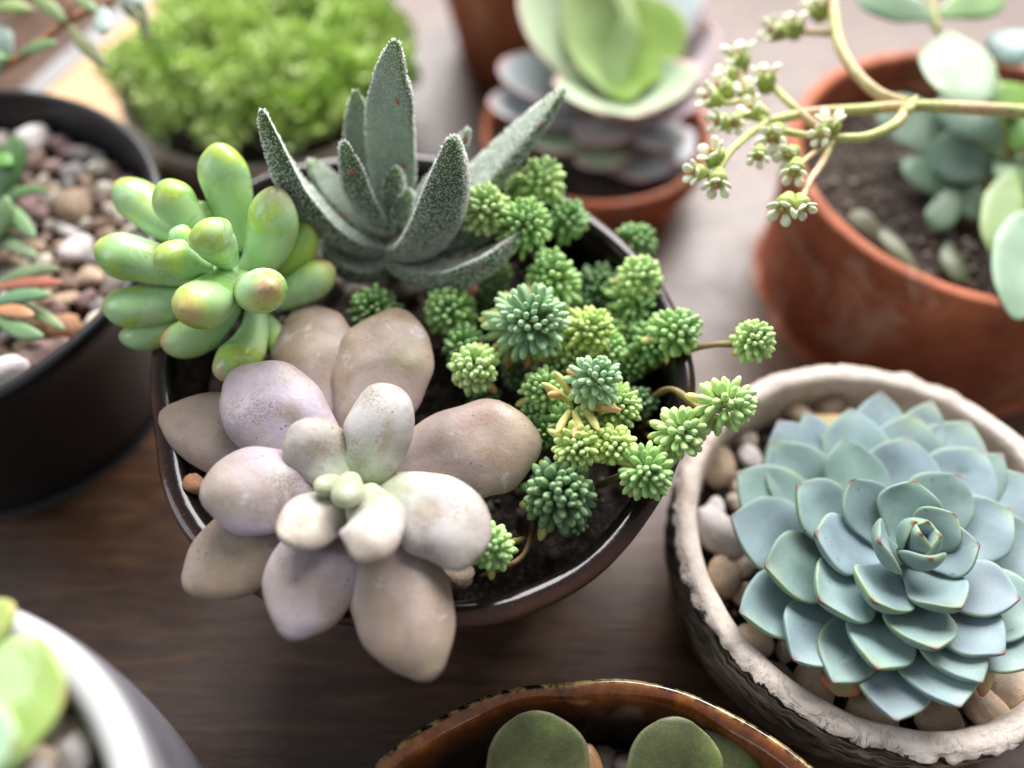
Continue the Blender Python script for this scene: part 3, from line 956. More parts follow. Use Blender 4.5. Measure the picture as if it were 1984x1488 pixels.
# px, py, radius px, z, tone, tilt (image dx, dy, amount), elongation, leaf count, old leaves, root px or None
HEADS = [
    (940, 398, 52, 8.9, 'light', (-.1, .5, .45), .9, 62, .10, (985, 450)), (1055, 345, 54, 8.6, 'light', (.2, .9, .6), .9, 66, .04, (1055, 420)),
    (1020, 430, 54, 8.6, 'green', (.1, .5, .4), .9, 64, .0, (1000, 520)), (1100, 422, 48, 8.0, 'dark', (.3, .3, .3), .9, 56, .04, (1050, 480)),
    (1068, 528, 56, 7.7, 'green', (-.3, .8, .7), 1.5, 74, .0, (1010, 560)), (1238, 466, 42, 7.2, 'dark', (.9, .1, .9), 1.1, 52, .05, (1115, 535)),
    (1165, 550, 48, 6.6, 'deep', (-.1, .3, .2), .9, 60, .02, (1150, 600)), (1240, 530, 48, 7.6, 'light', (.1, .7, .5), .95, 56, .10, (1185, 600)),
    (1238, 580, 50, 7.0, 'green', (.5, .1, .5), .95, 60, .06, (1180, 625)), (1318, 640, 56, 7.5, 'green', (.7, .4, .7), 1.0, 64, .06, (1225, 725)),
    (1262, 660, 46, 6.9, 'dark', (-.3, .4, .4), .95, 54, .04, (1215, 700)), (1463, 655, 46, 8.0, 'light', (.5, .2, .5), .9, 62, .06, (1215, 738)),
    (1418, 782, 64, 7.9, 'light', (.9, .1, .85), 1.15, 60, .12, (1235, 795)), (1322, 840, 56, 7.6, 'light', (.1, .2, .3), .9, 46, .05, (1235, 830)),
    (1256, 916, 56, 7.5, 'green', (.2, -.3, .4), .9, 56, .06, (1150, 945)), (1034, 622, 78, 7.9, 'blue', (.45, .1, .45), 1.15, 112, .2, (945, 655)),
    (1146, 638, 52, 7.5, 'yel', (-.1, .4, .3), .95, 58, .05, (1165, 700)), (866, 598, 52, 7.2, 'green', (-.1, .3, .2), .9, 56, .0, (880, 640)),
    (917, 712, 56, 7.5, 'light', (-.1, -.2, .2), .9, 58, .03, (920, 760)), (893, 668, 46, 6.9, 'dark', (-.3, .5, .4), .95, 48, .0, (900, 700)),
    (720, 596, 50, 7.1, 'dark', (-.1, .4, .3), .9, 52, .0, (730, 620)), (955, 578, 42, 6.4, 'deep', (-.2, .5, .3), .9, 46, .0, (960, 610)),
    (1156, 732, 56, 8.2, 'blue', (.25, .5, .55), 1.3, 66, .16, (1100, 800)), (1050, 752, 46, 7.2, 'green', (-.5, .4, .5), .95, 54, .1, (1090, 790)),
    (1200, 790, 50, 7.2, 'light', (.5, -.2, .4), .95, 58, .06, (1140, 800)), (1120, 868, 48, 7.6, 'yel', (-.1, -.2, .2), .9, 48, .06, (1120, 900)),
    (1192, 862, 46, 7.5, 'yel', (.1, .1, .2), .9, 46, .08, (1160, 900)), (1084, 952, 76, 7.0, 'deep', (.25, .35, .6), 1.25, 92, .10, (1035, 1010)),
    (946, 1055, 54, 7.0, 'green', (-.1, .3, .7), 1.35, 62, .04, (1030, 1040)), (1182, 676, 40, 6.9, 'green', (.3, .2, .3), .9, 40, .06, (1170, 720)),
    (1090, 682, 40, 6.8, 'yel', (0, .2, .2), .9, 38, .1, (1095, 730)), (1085, 715, 38, 6.6, 'dark', (0, .2, .2), .9, 38, .05, (1090, 760)),
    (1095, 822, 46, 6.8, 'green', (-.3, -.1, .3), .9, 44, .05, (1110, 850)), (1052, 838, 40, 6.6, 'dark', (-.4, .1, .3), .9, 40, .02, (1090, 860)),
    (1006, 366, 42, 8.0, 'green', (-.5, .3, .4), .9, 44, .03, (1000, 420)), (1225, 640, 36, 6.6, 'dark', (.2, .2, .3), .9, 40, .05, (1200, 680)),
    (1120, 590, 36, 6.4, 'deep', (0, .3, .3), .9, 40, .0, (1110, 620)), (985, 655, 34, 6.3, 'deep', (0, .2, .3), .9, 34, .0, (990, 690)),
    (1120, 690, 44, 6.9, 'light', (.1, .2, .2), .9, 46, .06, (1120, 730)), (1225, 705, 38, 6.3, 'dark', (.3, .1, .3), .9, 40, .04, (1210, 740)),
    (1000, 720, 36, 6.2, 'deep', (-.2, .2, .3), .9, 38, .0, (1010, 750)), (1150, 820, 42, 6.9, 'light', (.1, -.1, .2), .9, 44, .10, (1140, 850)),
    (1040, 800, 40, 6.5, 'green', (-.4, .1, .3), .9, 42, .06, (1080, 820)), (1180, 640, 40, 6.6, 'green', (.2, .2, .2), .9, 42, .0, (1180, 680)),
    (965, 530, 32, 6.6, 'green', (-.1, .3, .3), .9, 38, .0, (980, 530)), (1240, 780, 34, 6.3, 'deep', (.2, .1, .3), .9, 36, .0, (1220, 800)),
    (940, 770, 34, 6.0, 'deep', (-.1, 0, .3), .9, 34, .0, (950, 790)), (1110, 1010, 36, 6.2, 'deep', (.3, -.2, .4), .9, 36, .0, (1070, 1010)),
]
SEP = [15, 27, 12, 22, 9]           # the heads that show largest: each leaf an object
tone_shift = random.Random(3)
for hi, (px, py, rpx, z, tone, tilt, elong, nl, old, root) in enumerate(HEADS):
    C0 = at(px, py, z)
    r = rpx * 1.09 * cmpp(C0)
    A = unit(CAMD * (1 - .35 * tilt[2]) + (RGT * tilt[0] + UPV * tilt[1]) * tilt[2] + np.array([0, 0, .15]))
    X = unit(np.cross(A, [.3, .9, .2]))
    Y = np.cross(A, X)
    rs = random.Random(hi * 7 + 1)
    seg = [C0 - A * r * (.75 * elong)]
    R0 = at(root[0], root[1], SOILZ + .1)
    mid = (seg[0] + R0) / 2 + np.array([rs.uniform(-.2, .2), rs.uniform(-.2, .2), .35 + (0.45 if hi in (11, 12) else 0)])
    stc = s2l(168, 150, 92) if rs.random() < .6 else s2l(150, 104, 70)
    if hi in (5, 9, 11, 12):
        stc = s2l(166, 146, 92) * .8
    shoot = tube('shoot', sed, [R0, mid, seg[0] - A * .15, C0 - A * r * .12], (.075, .085), M['stem'],
                 lambda f, p, stc=stc: stc * (.6 + .5 * f) * (1 + .3 * ns(p, 3)), m=8, n=22, wob=.25)
    tone_c = TONE[tone] * tone_shift.uniform(.9, 1.1)
    bigV, bigF, bigC = [], [], []
    openf, lenf, fat, skew = rs.uniform(98, 124), rs.uniform(.90, 1.14), rs.uniform(.9, 1.08), rs.uniform(-.25, .25)
    for i in range(nl):
        f = (i + .5) / nl
        th = math.radians(2 + (openf + 4) * f ** .68) + rs.uniform(-.11, .11)
        ph = i * 2.39996 + rs.uniform(-.16, .16)
        if rs.random() < .04:
            continue
        rad = X * math.cos(ph) + Y * math.sin(ph)
        h = (.30 - .85 * f) * r * elong
        L = r * (.38 + .27 * f ** .6) * rs.uniform(.84, 1.14) * lenf * (1 + skew * math.cos(ph) * f)
        d = unit(A * math.cos(th) + rad * math.sin(th))
        base = C0 + A * h + rad * r * (.04 + .23 * math.sin(min(th, 1.57)))
        tip = base + d * L * 1.08
        ctl = base + unit(d + rad * .35 - A * .12) * L * .55
        isold = f > 1 - old and rs.random() < .75
        ext = 1.12 if isold else 1.0
        tip = base + (tip - base) * ext
        hw = (.080 + .028 * f) * (r / .72) ** .6 * fat * rs.uniform(.9, 1.1)
        kc = rs.uniform(.88, 1.14)
        cc = tone_c * kc
        if tone in ('blue',):
            g = sstep(.45, .9, f) * .7
            cc = cc * (1 - g) + TONE['light'] * g
        if tone in ('light', 'green', 'yel'):
            g = sstep(.35, .0, f) * .35
            cc = cc * (1 - g) + TONE['blue'] * 1.05 * g
            g = sstep(.75, 1.0, f) * .35
            cc = cc * (1 - g) + TONE['yel'] * g
        if isold:
            k = rs.random()
            cc = YEL if k < .7 else ORG
        V, Fc, par, _ = leaf_grid([base, ctl, tip], hw, hw * .88, 'leaflet', A + rad * .01, n=8, m=8)
        tipc = cc * 1.16 + np.array([.07, .065, .03])
        cols = [np.clip(cc * (1 - sstep(.5, 1, t)) + tipc * sstep(.5, 1, t), .001, .9) for (t, u, s) in par]
        if hi in SEP and nl:
            mesh_obj('leaf', V, Fc, M['sedum'], shoot, cols=cols)
        else:
            b = len(bigV)
            bigV += list(V)
            bigF += [tuple(b + q for q in fc) for fc in Fc]
            bigC += cols
    if bigV:
        tag(mesh_obj('leaf_cluster', bigV, bigF, M['sedum'], shoot, cols=bigC), kind='stuff')
# creeping runner under the heads, and the withered leaves below the blue green head
for pts, rd in [([at(1030, 1040, 5.3), at(1035, 985, 5.8), at(1020, 940, 6.0)], .07), ([at(1215, 742, 5.6), at(1150, 760, 5.5), at(1090, 740, 5.4)], .08),
                ([at(1135, 700, 5.4), at(1140, 745, 5.6), at(1180, 745, 5.7)], .06), ([at(930, 1115, 6.3), at(1010, 1080, 6.0), at(1035, 1010, 5.7)], .07),
                ([at(1150, 600, 5.3), at(1200, 585, 6.2), at(1225, 550, 7.0)], .065), ([at(1240, 830, 5.4), at(1270, 855, 6.4), at(1300, 848, 7.2)], .06)]:
    tube('runner', sed, pts, (rd, rd), M['stem'], lambda f, p: s2l(128, 104, 66) * (1 + .4 * ns(p, 3)), m=8, n=16, wob=.3)
rs = random.Random(77)
for (bx, by, tx, ty, cc) in [(1120, 790, 1205, 795, ORG), (1110, 785, 1048, 742, YEL), (1110, 795, 1130, 845, YEL), (1105, 795, 1078, 840, YEL), (1115, 780, 1075, 720, YEL),
                             (1125, 780, 1190, 760, YEL), (1118, 800, 1112, 850, ORG), (1100, 770, 1060, 765, ORG), (1130, 790, 1160, 835, YEL)]:
    b, tp = at(bx, by, 7.4), at(tx, ty, 7.9)
    V, Fc, par, _ = leaf_grid([b, (b + tp) / 2 + np.array([0, 0, .1]), tp], .095, .07, 'leaflet', CAMD, n=10, m=10)
    mesh_obj('old_leaf', V, Fc, M['sedum'], sed, cols=[np.clip(cc * (1 + .12 * ns(v, 3)), .01, .9) for v in V])

# ------------------------------------------------------------------ white clay pot with the blue rosette
WC = np.array([9.45, -2.55])
rsw = random.Random(4)
scal = [rsw.uniform(-.09, .09) for _ in range(60)]


def clay_mod(th, k, r, z):
    d = 0.05 * ns((math.cos(th) * 5, math.sin(th) * 5, z * .8), 1.3) + (.09 * ns((math.cos(th) * 20, math.sin(th) * 20, z * 2.5), 1.0) if .3 < k < .56 else 0)
    if .30 < k < .72:
        s = (th + .10 * ns((math.cos(th) * 3, math.sin(th) * 3, 7.7), 1.5)) % (2 * math.pi) / (2 * math.pi) * 44
        i = int(s)
        f = s - i
        lump = (1 - (2 * f - 1) ** 4) * (.07 + scal[i % 60] * .6)
        wgt = sstep(.34, .44, k) * sstep(.66, .5, k)
        d += lump * wgt * (1 if k < .55 else .35) - .03 * wgt
        z += .10 * wgt * ns((math.cos(th) * 4, math.sin(th) * 4, 3.3), 1.6) + lump * .25 * wgt
    groove = .05 * math.sin(z * 9 + 2.0 * ns((math.cos(th) * 2, math.sin(th) * 2, z), 1)) if k < .36 else 0
    return r + d + groove, z


wp = empty('clay_pot', (WC[0], WC[1], 0), 'rough white clay pot with black streaked wall and chipped pale rim', 'plant pot')
lathe('body', wp, [(.1, .02), (4.0, .03), (4.5, .2), (4.95, 1.0), (5.2, 2.0), (5.28, 2.9), (5.25, 3.5), (5.28, 3.8), (5.30, 4.0), (5.12, 4.14), (4.86, 4.12), (4.72, 3.98),
                   (4.66, 3.6), (4.62, 3.0), (4.5, 2.4), (4.3, 2.2)], WC, M['clay'], seg=264, mod=clay_mod)
soil_disc(wp, WC, lambda th: 4.66, 2.55, .2, 8.8)
grit_bed(wp, WC, lambda th: 4.5, 2.75, 420, M['greystone'], seed=3)
ex, ey = at(1787, 1040, 6.4)[:2]
named = [(1390, 1030, .60, 'whitestone', 'white lumpy pebble beside the left leaves of the blue rosette'), (1396, 1120, .52, 'pumice', 'long beige pitted pebble at the left inside of the clay pot'),
         (1395, 905, .55, 'pumice', 'pale pitted pebble under the stonecrop head at the clay pot rim'), (1575, 1340, .58, 'pumice', 'round tan pebble below the rosette at the front of the clay pot'),
         (1455, 1245, .50, 'pumice', 'pinkish beige pebble at the lower left of the clay pot'), (1690, 1390, .58, 'pumice', 'broad tan pebble under the lowest rosette leaf'),
         (1822, 1395, .62, 'pumice', 'large pitted tan pebble at the front of the clay pot, right of the lowest leaf'), (1915, 1375, .5, 'pumice', 'lumpy tan pebble at the right front of the clay pot'),
         (1500, 1320, .5, 'greystone', 'dark brown stone in the shade below the left rosette leaves'), (1455, 885, .36, 'whitestone', 'small white pebble by the clay pot rim above the left leaves'),
         (1610, 790, .42, 'pumice', 'beige pebble behind the rosette at the back of the clay pot'), (1550, 800, .4, 'pumice', 'pale pebble at the back left of the clay pot'),
         (1385, 985, .34, 'whitestone', 'small pale pebble between the white pebble and the rim'), (1960, 1320, .6, 'pumice', 'rounded tan pebble at the right edge under the rosette')]
taken = []
for (px, py, s, mm, lab) in named:
    q = at(px, py, 3.15)
    taken.append((q[0], q[1], s))
    stone('pebble', (q[0], q[1], 3.05 + s * .12), s, M[mm], lab, 'pebbles in the white clay pot')


def keep_w(p, s):
    if any((p[0] - q[0]) ** 2 + (p[1] - q[1]) ** 2 < ((s + q[2]) * .8) ** 2 for q in taken):
        return False
    a = proj((p[0], p[1], 3.1))
    return math.hypot(p[0] - ex, p[1] - ey) > 2.2 and a[0] < 2040 and a[1] < 1540


for (x, y, s) in scatter(WC, lambda th: 4.5, 70, .2, .42, 21, keep_w):
    a = math.degrees(math.atan2(y - WC[1], x - WC[0])) % 360
    side = ['at the right', 'at the back right', 'at the back left', 'at the left', 'at the front left', 'at the front'][int(a // 60)] if a < 300 else 'at the front right'
    far = math.hypot(x - WC[0], y - WC[1])
    near = 'against the rim' if far > 3.7 else ('under the outer leaves' if far > 2.6 else 'under the rosette')
    mm = random.choice(['pumice', 'pumice', 'pumice', 'palepumice'])
    stone('pebble', (x, y, 2.85 + s * .2), s, M[mm], '%s %s pebble %s %s of the clay pot' % ('small' if s < .3 else 'medium', 'tan' if mm == 'pumice' else 'pale', near, side),
          'pebbles in the white clay pot')

ech = empty('echeveria_rosette', (ex, ey, 2.6), 'large blue green echeveria rosette with red leaf points in the white clay pot', 'succulent')
EB, EG, EL, ER = s2l(134, 154, 163), s2l(122, 152, 138), s2l(150, 174, 106), s2l(120, 58, 46)


def c2(x, y):
    return 1270 + x / 1.864, 690 + y / 1.864


ECH = [(815, 128), (705, 188), (442, 232), (418, 308), (292, 420), (272, 580), (394, 757), (303, 925), (498, 1096), (868, 1318), (1100, 1268), (800, 1132), (1262, 1076),
       (1395, 1110), (1420, 950), (1318, 876), (1015, 1060), (592, 882), (790, 888), (1106, 910), (576, 640), (510, 462), (710, 443), (680, 294), (912, 290), (935, 210),
       (1135, 236), (1182, 338), (1255, 352), (1345, 432), (1288, 553), (1400, 640), (1100, 428), (936, 448), (1172, 680), (808, 668), (996, 730), (1084, 570), (934, 598),
       (1032, 648), (985, 597), (960, 640), (1000, 160), (540, 200), (640, 1180), (1180, 1180)]


def ech_col(rho, seed, turq):
    def f(t, u, s, p):
        c = EB * (1 - turq) + EG * turq
        c = c * (.96 + .12 * math.sin(seed * 7.7) + .18 * ns(p, 1.2, seed))
        if s < -.15:
            c = c * .35 + EG * .65
        g = (sstep(.86, 1.0, abs(u)) * sstep(.3, .7, t) * .6 + .3 * sstep(.88, .96, t)) * sstep(-.5, .4, ns(p, .9, seed + 3)) 
        c = c * (1 - min(.8, g)) + EL * min(.8, g)
        k = sstep(.972, .990, t) * (.85 if rho < .75 else .5)
        return c * (1 - k) + ER * k
    return f


for i, (x, y) in enumerate(ECH):
    px, py = c2(x, y)
    zt = 5.6
    for _ in range(12):
        g = at(px, py, zt)
        rho = min(1.15, math.hypot(g[0] - ex, g[1] - ey) / 4.0)
        zt = zt * .5 + .5 * (4.75 + 2.05 * (1 - min(1, rho)) ** .9)
    tip = at(px, py, zt)
    rho = min(1.15, math.hypot(tip[0] - ex, tip[1] - ey) / 3.9)
    zb = 4.1 + 1.65 * (1 - min(1, rho)) ** .9
    dv = unit([tip[0] - ex, tip[1] - ey, 0])
    b = np.array([ex, ey, zb]) + dv * .12
    L = np.linalg.norm(tip - b)
    mid = (b + tip) / 2 + dv * L * .10 * (1 - rho * .5) - np.array([0, 0, .22 * L * (1.1 - .3 * rho)])
    hw = (.42 + .56 * min(1, rho) ** .8) * random.uniform(.90, 1.10)
    if i in (28, 42, 43, 44, 45):
        hw *= .8
    leaf(ech, [b, mid, tip], hw, .15 + .07 * rho, 'spoon', np.array([ex, ey, zb + 4.5]) - (b + tip) / 2, M['ech'],
         ech_col(rho, i * 2.7, random.uniform(.0, .75)), n=36, m=28, cup=.40 - .14 * rho + random.uniform(-.06, .06), wob=.09, seed=i * 1.3, top=.9, bot=1.2, sq=1.0)
for (x, y, tx, ty) in [(690, 1100, 655, 1228), (1130, 1120, 1212, 1195), (640, 260, 612, 212)]:
    b, tp = at(*c2(x, y), 4.0), at(*c2(tx, ty), 3.75)
    leaf(ech, [b, (b + tp) / 2, tp], .45, .06, 'spoon', [0, 0, 1], M['ech'],
         lambda t, u, s, p: (s2l(168, 150, 92) if abs(u) < .7 else s2l(186, 96, 62)) * (1 + .3 * ns(p, 2)), name='withered_leaf', n=18, m=12, cup=.2)
tube('stem', ech, [(ex, ey, 2.4), (ex, ey, 4.0), (ex, ey, 6.0)], (.5, .2), M['stem'], lambda f, p: s2l(120, 130, 100))

# ------------------------------------------------------------------ amber glazed bowl at the front with three dark leaves
AP = [(640, 1580), (700, 1510), (760, 1450), (850, 1388), (960, 1340), (1080, 1328), (1200, 1318), (1320, 1336), (1440, 1392), (1540, 1458), (1620, 1530), (1680, 1600)]
AC = np.array([1.75, -11.9])
ap = []
for px, py in AP:
    q = at(px, py, 3.9)
    d = q[:2] - AC
    ap.append((math.atan2(d[1], d[0]), np.linalg.norm(d)))
ap.sort()
APA = [a for a, _ in ap]
APR = [r for _, r in ap]
print('amber radii', [round(r, 2) for r in APR], 'angles', [round(a, 2) for a in APA])


def RA(th):
    th = (th + math.pi) % (2 * math.pi) - math.pi
    base = 5.9 + .1 * math.sin(4 * th)
    if APA[0] < th < APA[-1]:
        v = sum(float(np.interp(th + o, APA, APR)) * k for o, k in ((-.1, .2), (-.05, .2), (0, .2), (.05, .2), (.1, .2)))
        e = sstep(0, .2, min(th - APA[0], APA[-1] - th))
        return v * e + base * (1 - e)
    return base


am = empty('amber_bowl', (AC[0], AC[1], 0), 'glossy amber brown glazed bowl with wavy rim at the bottom edge', 'plant pot')
lathe('body', am, [(.02, .02), (.55, .03), (.62, .2), (.78, 1.0), (.90, 2.2), (.955, 3.1), (.975, 3.5), (.995, 3.78), (1.0, 3.9), (.985, 3.99), (.955, 3.93), (.93, 3.7),
                   (.90, 3.1), (.84, 2.2), (.75, 1.6), (.6, 1.3)], AC, M['amber'], seg=200,
      mod=lambda th, k, r, z: (RA(th) * (r + .006 * ns((math.cos(th) * 4, math.sin(th) * 4, z), 1)), z + .06 * math.sin(5 * th) * sstep(2, 4, z)))
soil_disc(am, AC, lambda th: RA(th) * .84, 1.9, .2, 6.6)
dk = at(1170, 1640, 1.9)
drk = empty('dark_leaf_plant', (dk[0], dk[1], 1.9), 'succulent with broad dull green leaves in the amber bowl', 'succulent')
DG, DE = s2l(84, 92, 54), s2l(150, 146, 112)


def dark_col(seed):
    def f(t, u, s, p):
        c = DG * (1 + .35 * ns(p, .9, seed)) + (np.array([.03, .05, .0]) * sstep(.3, .8, u + ns(p, .8, seed)))
        k = sstep(.9, 1.0, abs(u)) * .6
        k = max(k, sstep(.95, 1, t) * .5)
        return c * (1 - k) + DE * k
    return f


for (bx, by, tx, ty, wpx, z0, z1, s) in [(1050, 1640, 1035, 1376, 196, 2.8, 4.1, 1), (1300, 1660, 1312, 1388, 184, 2.8, 4.1, 2), (1390, 1640, 1412, 1402, 150, 2.5, 3.5, 3),
                                         (1140, 1600, 1140, 1440, 60, 2.4, 2.9, 4)]:
    b, tp = at(bx, by, z0), at(tx, ty, z1)
    hw = wpx * cmpp((b + tp) / 2) / 2
    leaf(drk, [b, (b + tp) / 2 + np.array([0, 0, .12]), tp], hw * 1.04, .15, 'broad', [0, -.5, 1], M['dark'],
         dark_col(s) if s < 4 else (lambda t, u, v, p: s2l(170, 130, 84)), n=34, m=26, cup=-.06, wob=.06, seed=s)
tube('stem', drk, [(dk[0], dk[1], 1.7), (dk[0], dk[1] + .1, 2.9)], (.35, .3), M['stem'], lambda f, p: s2l(96, 90, 60))
for (px, py, s, lab) in [(1170, 1470, .3, 'small grey stone between the two broad leaves of the amber bowl'), (1215, 1490, .35, 'grey stone touching the right broad leaf of the amber bowl')]:
    stone('stone', at(px, py, 2.1), s, M['greystone'], lab, 'stones in the amber bowl', cat='stone')

# ------------------------------------------------------------------ white rimmed grey pot in the lower left corner
BZ = 9.0
q1, q2, q3 = at(0, 1163, BZ), at(160, 1262, BZ), at(282, 1488, BZ)


def circ(a, b, c):
    ax, ay, bx, by, cx, cy = a[0], a[1], b[0], b[1], c[0], c[1]
    d = 2 * (ax * (by - cy) + bx * (cy - ay) + cx * (ay - by))
    ux = ((ax * ax + ay * ay) * (by - cy) + (bx * bx + by * by) * (cy - ay) + (cx * cx + cy * cy) * (ay - by)) / d
    uy = ((ax * ax + ay * ay) * (cx - bx) + (bx * bx + by * by) * (ax - cx) + (cx * cx + cy * cy) * (bx - ax)) / d
    return np.array([ux, uy]), math.hypot(ax - ux, ay - uy)


BC, BR = circ(q1, q2, q3)
print('corner pot', BC, BR)
cp = empty('white_rim_pot', (BC[0], BC[1], 0), 'grey pot with thick glossy white rim in the lower left corner', 'plant pot')
lathe('body', cp, [(.1, .02), (BR * .85, .03), (BR * .88, .2), (BR * .95, 3), (BR * 1.0, 6), (BR * 1.01, 8.0), (BR * .985, 8.30), (BR * .9, 8.32)], BC, M['grey'], seg=140)
lathe('rim', cp, [(BR * .955, 8.33), (BR * .985, 8.36), (BR * 1.0, 8.6), (BR * .99, 8.9), (BR * .955, 9.02), (BR * .91, 8.95), (BR * .885, 8.7), (BR * .88, 8.3),
                  (BR * .87, 7.6), (BR * .8, 7.2)], BC, M['white'], seg=140, cap=False)
soil_disc(cp, BC, lambda th: BR * .875, 8.0, .1, 2.2)
cpl = empty('pale_green_rosette', (BC[0] - .5, BC[1], 7.1), 'pale green fleshy rosette cut off by the lower left edge', 'succulent')
for (bx, by, tx, ty, wpx, z0, z1, seed, shade) in [(-170, 1410, 128, 1350, 290, 8.6, 9.6, 1, 0), (-150, 1330, 30, 1175, 130, 8.4, 9.4, 2, 1), (-190, 1490, 30, 1440, 200, 8.9, 10.1, 3, 2),
                                                   (-200, 1600, 90, 1640, 210, 8.6, 9.4, 4, 0)]:
    b, tp = at(bx, by, z0), at(tx, ty, z1)
    hw = wpx * cmpp((b + 2 * tp) / 3) / 2
    cc = [s2l(160, 186, 106), s2l(166, 180, 102), s2l(160, 196, 156)][shade]

    def pc(t, u, s, p, cc=cc):
        e = sstep(.85, 1, abs(u)) * .4
        c = cc * (1 - e) + s2l(186, 194, 130) * e
        c = c * (1 + .2 * ns(p, .8, 4))
        k = sstep(.982, .995, t) * .7
        return c * (1 - k) + s2l(170, 110, 84) * k
    leaf(cpl, [b, (b + tp) / 2 + np.array([0, 0, -.1]), tp], hw, .24, 'broad', [-.3, 0, 1], M['jelly'], pc, n=30, m=24, cup=.14, wob=.04, seed=seed)
bx_, by_ = at(-170, 1440, 8.4)[:2]
tube('stem', cpl, [(bx_, by_, 6.9), (bx_, by_, 7.8), (bx_, by_, 8.9)], (.5, .4), M['stem'], lambda f, p: s2l(150, 160, 110))
for (px, py, s, mm, lab) in [(90, 1475, .34, 'pumice', 'beige pebble below the pale leaf in the white rimmed pot'), (142, 1462, .42, 'whitestone', 'largest pale pebble against the white rim'),
                             (60, 1520, .4, 'whitestone', 'pale pebble at the bottom edge of the white rimmed pot'), (112, 1400, .28, 'greystone', 'small dark pebble between the pale leaf and the white rim'),
                             (196, 1530, .4, 'greystone', 'grey pebble at the bottom edge against the white rim'), (105, 1440, .26, 'greystone', 'grey pebble under the edge of the pale leaf'),
                             (150, 1408, .22, 'pumice', 'small beige pebble touching the inside of the white rim')]:
    q = at(px, py, 8.2)
    stone('pebble', (q[0], q[1], 8.12), s, M[mm], lab, 'pebbles in the white rimmed pot')

# ------------------------------------------------------------------ black pot at the left with pebbles
KC, KR = np.array([-17.0, 5.2]), 6.95
bk = empty('black_pot', (KC[0], KC[1], 0), 'matt black round pot full of mixed pebbles at the left edge', 'plant pot')
lathe('body', bk, [(.1, .02), (KR * .74, .03), (KR * .77, .2), (KR * .86, 3.0), (KR * .94, 5.4), (KR * .985, 6.1), (KR * 1.0, 6.5), (KR * .99, 6.68), (KR * .965, 6.70),
                   (KR * .95, 6.5), (KR * .93, 5.8), (KR * .88, 4.6), (KR * .8, 4.3)], KC, M['black'], seg=160)
soil_disc(bk, KC, lambda th: KR * .915, 5.2, .15, 1.2)

grit_bed(bk, KC, lambda th: KR * .89, 5.3, 700, M['rtan'], seed=4)


def keep_k(p, s):
    a = proj((p[0], p[1], 5.6))
    return -60 < a[0] and -40 < a[1]


knamed = [(108, 708, .62, 'river', 'rounded grey pebble at the front of the black pot'), (25, 765, .75, 'whitestone', 'white flat pebble at the lower left edge of the black pot'),
          (116, 632, .5, 'redstone', 'reddish brown round pebble in the black pot'), (140, 400, .6, 'pumice', 'cream angular pebble in the middle of the black pot'),
          (112, 215, .55, 'whitestone', 'white pebble at the back of the black pot'), (150, 480, .5, 'whitestone', 'white chip near the right side of the black pot'),
          (230, 550, .5, 'greystone', 'mauve grey stone at the right rim of the black pot')]
ktaken = []
for (px, py, s, mm, lab) in knamed:
    q = at(px, py, 5.65)
    if math.hypot(q[0] - KC[0], q[1] - KC[1]) > KR * .9 - s * 1.05:
        dd = unit(q[:2] - KC) * (KR * .9 - s * 1.05)
        q = np.array([KC[0] + dd[0], KC[1] + dd[1], q[2]])
    ktaken.append((q[0], q[1], s))
    stone('pebble', (q[0], q[1], 5.6), s, M[mm], lab, 'pebbles in the black pot')
for (x, y, s) in scatter(KC, lambda th: KR * .90, 210, .17, .40, 5, lambda p, s: keep_k(p, s) and all(
        (p[0] - q[0]) ** 2 + (p[1] - q[1]) ** 2 > ((s + q[2]) * .8) ** 2 for q in ktaken)):
    a = proj((x, y, 5.5))
    row = 'back' if a[1] < 250 else ('upper middle' if a[1] < 400 else ('lower middle' if a[1] < 560 else 'front'))
    edge = 'by the rim' if math.hypot(x - KC[0], y - KC[1]) > KR * .72 else ('at the left edge' if a[0] < 70 else 'in the bed')
    tone, mm = random.choice([('brown', 'rbrown'), ('tan', 'rtan'), ('cream', 'rcream'), ('grey', 'rgrey'), ('mauve', 'rmauve'), ('white', 'whitestone'), ('cream', 'rcream'), ('tan', 'rtan')])
    stone('pebble', (x, y, 5.42 + s * .15), s, M[mm], '%s %s pebble %s, %s of the black pot' % ('small' if s < .27 else 'medium', tone, edge, row), 'pebbles in the black pot')

